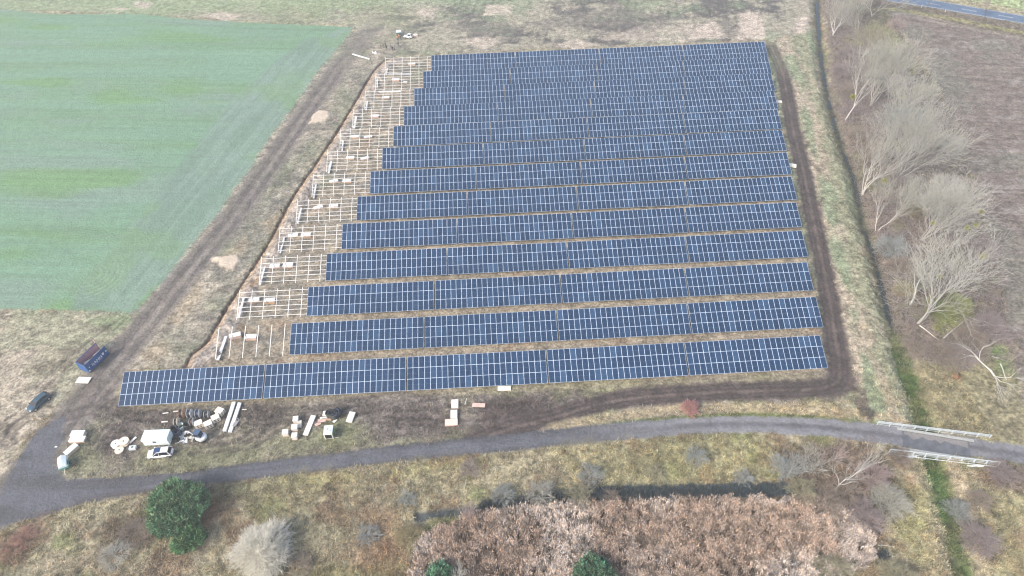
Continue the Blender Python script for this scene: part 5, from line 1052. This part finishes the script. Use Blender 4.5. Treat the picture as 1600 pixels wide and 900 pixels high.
# shrubs: px,py,R,H,n,material,label
SH = [(415, 866, 5.0, 4.8, 1500, colmat('cream_twig', (.74, .71, .62)), 'large pale round bush right of the pines'), (1310, 118, 3.5, 4, 260, twig_p, 'mauve bush on the ditch side below the topmost birch'), (1325, 150, 3.6, 4, 260, twig_b, 'brown bush above the foot of the leaning birch'), (1318, 90, 3, 4, 220, twig_p, 'mauve bush right at the ditch near the top'),
      (1340, 215, 3.5, 3.5, 240, twig_b, 'brown bush below the foot of the leaning birch'), (1365, 130, 4.5, 5, 300, twig_g, 'grey bush left of the broad mistletoe tree'), (1362, 255, 4, 4.5, 260, twig_b, 'brown bush left of the widely forked birch crown'), (1388, 395, 4.2, 4.5, 360, twig_bl, 'blue grey bush below the small slender birch'),
      (1405, 425, 3.6, 4, 300, twig_b, 'brown bush above the bent grey tree'), (1440, 440, 3.5, 4, 260, twig_g, 'grey bush at the crown foot of the old tree'), (1466, 490, 3.4, 2.4, 420, colmat('yellow_green_twig', (.27, .30, .10)), 'yellow green bush right of the old split trunks'), (1492, 478, 3.4, 2.4, 380, colmat('yellow_green_twig', (.27, .30, .10)), 'yellow green bush further right behind the old trunks'),
      (1510, 535, 4.2, 3.4, 520, twig_b, 'dark brown tangle of bush right of the fallen pole'), (1540, 520, 4.6, 3.4, 460, twig_p, 'mauve brown bush at the edge of the ploughed field'), (1478, 555, 4.5, 2.2, 420, twig_b, 'low brown bush above the white bridge railing'), (1430, 545, 2.6, 1.8, 240, twig_b, 'small brown bush beside the ditch below the old tree'),
      (1500, 560, 3.8, 2.2, 320, twig_p, 'low mauve bush left of the fallen tree'), (1410, 455, 2.4, 2.2, 240, colmat('ochre_twig', (.32, .27, .15)), 'ochre bush beside the foot of the bent grey tree'), (1425, 335, 3.2, 3, 200, colmat('ochre_twig', (.32, .27, .15)), 'ochre bush between the broad tree and the mistletoe tree'),
      (1450, 330, 4.5, 5, 300, twig_g, 'grey bush under the mistletoe bearing spreading tree'), (1475, 300, 4.6, 5, 320, twig_w, 'pale bush at the field edge beside the very broad tree'), (1480, 235, 4.4, 5, 300, twig_g, 'grey bush at the upper right of the very broad tree'), (1440, 150, 4.0, 4, 240, twig_y, 'olive bush at the field edge below the mistletoe tree'), (1400, 45, 4.0, 4, 220, twig_k, 'pinkish bush at the top corner of the ploughed field'),
      (1378, 90, 4.5, 5, 260, twig_y, 'olive bush left of the ploughed field corner'), (1535, 395, 4.0, 3.5, 220, twig_p, 'mauve bush at the field edge right of the old tree crown'),
      (1077, 641, 1.9, 2.3, 420, twig_r, 'small red twigged shrub between haul track and lane'), (640, 842, 2.6, 2.8, 300, colmat('ochre_twig', (.32, .27, .15)), 'ochre bush at the left end of the reed bed'), (576, 838, 2.2, 1.8, 200, twig_bl, 'grey green bush between pale bush and reed bed'), (636, 782, 1.8, 1.8, 160, twig_bl, 'small grey bush above the left end of the reed bed'),
      (734, 733, 2.0, 1.8, 170, twig_p, 'small grey bush below the lane'), (787, 776, 2.3, 2.2, 220, twig_bl, 'grey bush above the reeds right of the pink sapling'), (845, 775, 2.8, 2.6, 300, twig_g, 'wide grey bush above the middle of the reeds'), (905, 778, 2.8, 2.6, 300, twig_y, 'olive bush at the start of the dark sedge'), (955, 778, 1.9, 1.8, 200, twig_b, 'brown bush touching the left end of the dark sedge'),
      (922, 745, 2.6, 2.0, 200, twig_bl, 'pale grey bush between lane and olive bush'), (1086, 716, 2.5, 1.8, 180, twig_bl, 'low grey bush near the lane right of the centre'), (1160, 750, 2.0, 1.8, 170, twig_bl, 'low grey bush above the right end of the dark sedge'), (470, 885, 2.6, 1.8, 160, twig_b, 'low brown bush right of the large pale bush'), (1020, 740, 2.2, 1.4, 150, twig_y, 'low olive bush in the grass below the lane'),
      (1300, 898, 3.4, 3.2, 420, twig_y, 'olive bush at the lower right end of the reed bed'), (1398, 908, 3.4, 3.2, 420, twig_y, 'olive bush right of the dark pond at the lower edge'), (1383, 790, 3.8, 4.0, 480, twig_g, 'grey dome shaped bush right of the south birches'), (1345, 812, 3.4, 3.2, 420, twig_p, 'mauve bush under the south birches'), (1292, 790, 3.2, 3.0, 380, twig_b, 'brown bush at the foot of the bending south birch'),
      (1250, 770, 3.0, 2.8, 320, twig_y, 'olive brown bush at the upper right corner of the reeds'), (1360, 750, 3.4, 3.6, 400, twig_k, 'pinkish bush between the south birches and the bridge'), (1320, 775, 3, 3, 260, twig_b, 'brown bush between the two south birches'), (1220, 735, 2.6, 2.6, 240, twig_bl, 'blue grey bush at the left edge of the south thicket'),
      (1565, 745, 3.0, 2.2, 320, twig_p, 'mauve bush beyond the right end of the bridge'), (1600, 750, 2.6, 2.4, 260, twig_b, 'brown bush cut by the right edge beyond the bridge'), (1405, 716, 2.2, 1.6, 260, twig_b, 'brown bush under the left end of the near railing'), (1497, 795, 2.4, 2.2, 280, twig_bl, 'grey bush right of the green ditch'), (1527, 785, 2.2, 2.2, 260, twig_b, 'dark brown bush second right of the green ditch'),
      (1528, 848, 3.2, 2.4, 420, twig_p, 'round mauve bush right of the green ditch near the lower edge'), (20, 862, 3.0, .9, 110, colmat('rust_twig', (.38, .22, .17)), 'low reddish bramble at the lower left below the lane'), (40, 840, 2.4, .9, 160, colmat('rust_twig', (.38, .22, .17)), 'low rust coloured bramble beside the lane bend'), (215, 835, 3.2, 1.4, 260, twig_b, 'low dark bush left of the small pine'), (180, 870, 2.8, 1.4, 220, twig_w, 'low pale bush at the lower left'),
      (1352, 648, 1.6, 1.5, 130, bark_d, 'small dark bush at the corner of the haul track')]
for i, (px, py, Rx, H, n, tw, lab) in enumerate(SH):
    dome('bare_shrub' if H > 1.5 else 'bramble', lab, 'bush' if H > 1.5 else 'bramble', px, py, Rx, H, 300+i, n, tw, 'leafless shrubs', minr=.015)
# undergrowth of the hedge: an uncountable litter of twigs
n = 70000; P_, _ = scatter(n*6, -20, 70, 0, 200, (hedge*(1-PLW) > .5)*np.clip(.5+NB, 0, 1)*.8); q_ = rng.permutation(len(P_))[:n]; P_ = P_[q_]
a = rng.uniform(0, 2*np.pi, len(P_)); e = rng.uniform(.1, 1.2, len(P_)); L_ = rng.uniform(.5, 1.8, len(P_)); Q_ = P_+np.c_[np.cos(a)*np.cos(e), np.sin(a)*np.cos(e), np.sin(e)]*L_[:, None]
setp(link('undergrowth', tubes('undergrowth', np.c_[P_, Q_, np.full(len(P_), .03), np.full(len(P_), .014)], twig_p)), 'tangled brown undergrowth beneath the hedge trees', 'undergrowth', kind='stuff')
# mistletoe
mist = colmat('mistletoe_leaf', (.30, .30, .05))
def ball(px, py, z, R, seed, label):
    rg = np.random.default_rng(seed); p = at(px, py, z); n = 260; d = rg.normal(0, 1, (n, 3)); d /= np.linalg.norm(d, axis=1)[:, None]
    S = np.c_[d*R*.1, d*R*rg.uniform(.6, 1.0, (n, 1)), np.full(n, .03), np.full(n, .045)]
    setp(link('mistletoe', tubes('mistletoe', S, mist), None, tuple(p)), label, 'mistletoe', 'mistletoe balls hanging in the bare trees')
for i, (px, py, z, R, lab) in enumerate([(1425, 112, 10, .95, 'bright yellow mistletoe ball in the broad tree near the field'), (1333, 151, 8, .9, 'olive mistletoe ball on the leaning birch'), (1382, 282, 8, .8, 'yellow green mistletoe ball left of the very broad tree'), (1533, 330, 9, .75, 'green mistletoe ball furthest right over the ploughed field'), (1511, 356, 9, .75, 'green mistletoe ball in the middle of the spreading tree'), (1525, 352, 8, .6, 'small dark mistletoe ball right of the middle one'),
                                      (1458, 348, 8, .6, 'small yellow mistletoe ball at the left of the spreading tree'), (1535, 400, 11, .75, 'golden mistletoe ball at the right tip of the old tree'), (1468, 433, 7, .6, 'golden mistletoe ball low on the old trunk'), (1411, 152, 8, .6, 'faint green mistletoe ball in the lower crown of the broad tree')]):
    ball(px, py, z, R, 400+i, lab)
# fallen tree and pole
t = thing('fallen_tree', 'pale uprooted dead tree with bare roots lying right of the low brown bush', 'dead tree', tuple(at(1552, 590)), 0); rg = np.random.default_rng(5); sg = []
for k in range(5): grow(rg, (0, 0, .5), np.array([rg.normal(0, .5), -1+rg.normal(0, .3), .1]), 3.5, .10, 2, sg, .5, 0, (4, 4))
grow(rg, (0, 0, .5), np.array([-.25, 1, .1]), 5, .22, 3, sg, .6, 0, (4, 4, 4)); S = np.array(sg); S[:, 2] = np.maximum(S[:, 2], .05); S[:, 5] = np.maximum(S[:, 5], .05); link('trunk', tubes('trunk', S[S[:, 8] > 1], twig_w, 5), t); link('crown', tubes('crown', S[S[:, 8] <= 1], twig_w, 3), t)
def log(p0, p1, r, label, z=.3):
    a, b = at(*p0), at(*p1); c = (a+b)/2; L = np.linalg.norm(b-a); o = MB(); n = 6
    for i in range(n): o.tube((-L/2+L*i/n, .06*math.sin(i), z-.05*i/n), (-L/2+L*(i+1)/n, .06*math.sin(i+1), z-.05*(i+1)/n), r*(1-.5*i/n), r*(1-.5*(i+1)/n), n=7)
    setp(o.obj('log', twig_w, None, (c[0], c[1], 0), (0, 0, math.atan2(b[1]-a[1], b[0]-a[0]))), label, 'log', 'pale logs lying near the hedge')
log((1436, 510), (1466, 532), .14, 'long pale log beside the foot of the old tree'); log((1472, 532), (1502, 506), .12, 'pale log rising from the dark tangle', .8); log((1546, 524), (1566, 524), .12, 'short pale log at the field edge'); log((1537, 518), (1530, 545), .12, 'pale log pointing down right of the dark tangle'); log((1562, 570), (1572, 595), .13, 'short pale log right of the uprooted tree'); log((1560, 561), (1548, 558), .12, 'very short pale log behind the uprooted tree')
log((1370, 854), (1396, 855), .06, 'thin pale pole across the dark pond', .5)
# pines
def pine(px, py, R, H, seed, label, n=9000, c=(.13, .24, .13)):
    rg = np.random.default_rng(seed); p = at(px, py); z = float(zat(p[0], p[1])); t = thing('pine_tree', label, 'pine', (p[0], p[1], z), 0, 'green pines')
    link('trunk', tubes('trunk', [(0, 0, -.1, 0, 0, H*.9, .2, .05, 0)]+[(0, 0, H*f, R*.75*math.cos(a)*(1-f*.6), R*.75*math.sin(a)*(1-f*.6), H*(f+.08), .05, .02, 0) for f, a in zip(np.linspace(.15, .85, 26), rg.uniform(0, 6.28, 26))], bark_d, 6), t)
    # clump centres on an uneven shell, each a tuft of needles pointing out and up
    nc = int(n/60); u = rg.uniform(0, 2*np.pi, nc); cz = rg.uniform(-.35, 1, nc); sr = np.sqrt(1-np.clip(cz, -1, 1)**2)
    lump = 1+.10*np.sin(3*u+seed)*sr+.13*np.sin(5*u+2*cz*4+seed); rad = np.where(rg.random(nc) < .75, rg.uniform(.86, 1.04, nc), rg.uniform(.45, .85, nc))*lump
    cen = np.c_[R*sr*np.cos(u)*rad, R*sr*np.sin(u)*rad, H*.52+H*.48*cz*rad]
    k = 60; cc = np.repeat(cen, k, 0); N = len(cc); out = cc/np.array([R, R, H*.6])-np.array([0, 0, .5]); out /= np.linalg.norm(out, axis=1)[:, None]
    d = out*.6+rg.normal(0, .55, (N, 3))+np.array([0, 0, .45]); d /= np.linalg.norm(d, axis=1)[:, None]; s = rg.normal(0, 1, (N, 3)); s = np.cross(d, s); s /= np.linalg.norm(s, axis=1)[:, None]
    b = cc+rg.normal(0, .20, (N, 3)); l = rg.uniform(.28, .6, N)[:, None]; wd = rg.uniform(.06, .13, N)[:, None]
    V = np.stack([b-s*wd, b+s*wd, b+d*l], 1).reshape(-1, 3); br_ = np.repeat(rg.uniform(.55, 1.6, nc), k)*rg.uniform(.75, 1.25, N); col_ = np.array(c)[None]*br_[:, None]; col_[:, 0] *= np.repeat(rg.uniform(.8, 1.4, nc), k)
    link('crown', npmesh('crown', V, np.arange(3*N).reshape(-1, 3), [bm_], np.c_[np.repeat(col_, 3, 0), np.ones(3*N)]), t); return t
pine(286, 804, 4.3, 5.4, 1, 'large round dark green pine beside the lane', 60000); pine(299, 846, 2.1, 2.9, 2, 'small dark green pine in front of the large one', 16000, (.10, .21, .09))
pine(928, 915, 3.2, 4.2, 3, 'green pine top rising at the middle of the lower edge', 24000, (.08, .17, .10)); pine(688, 915, 2.4, 3.2, 4, 'small green pine at the lower edge left of the reeds', 12000, (.08, .19, .11));
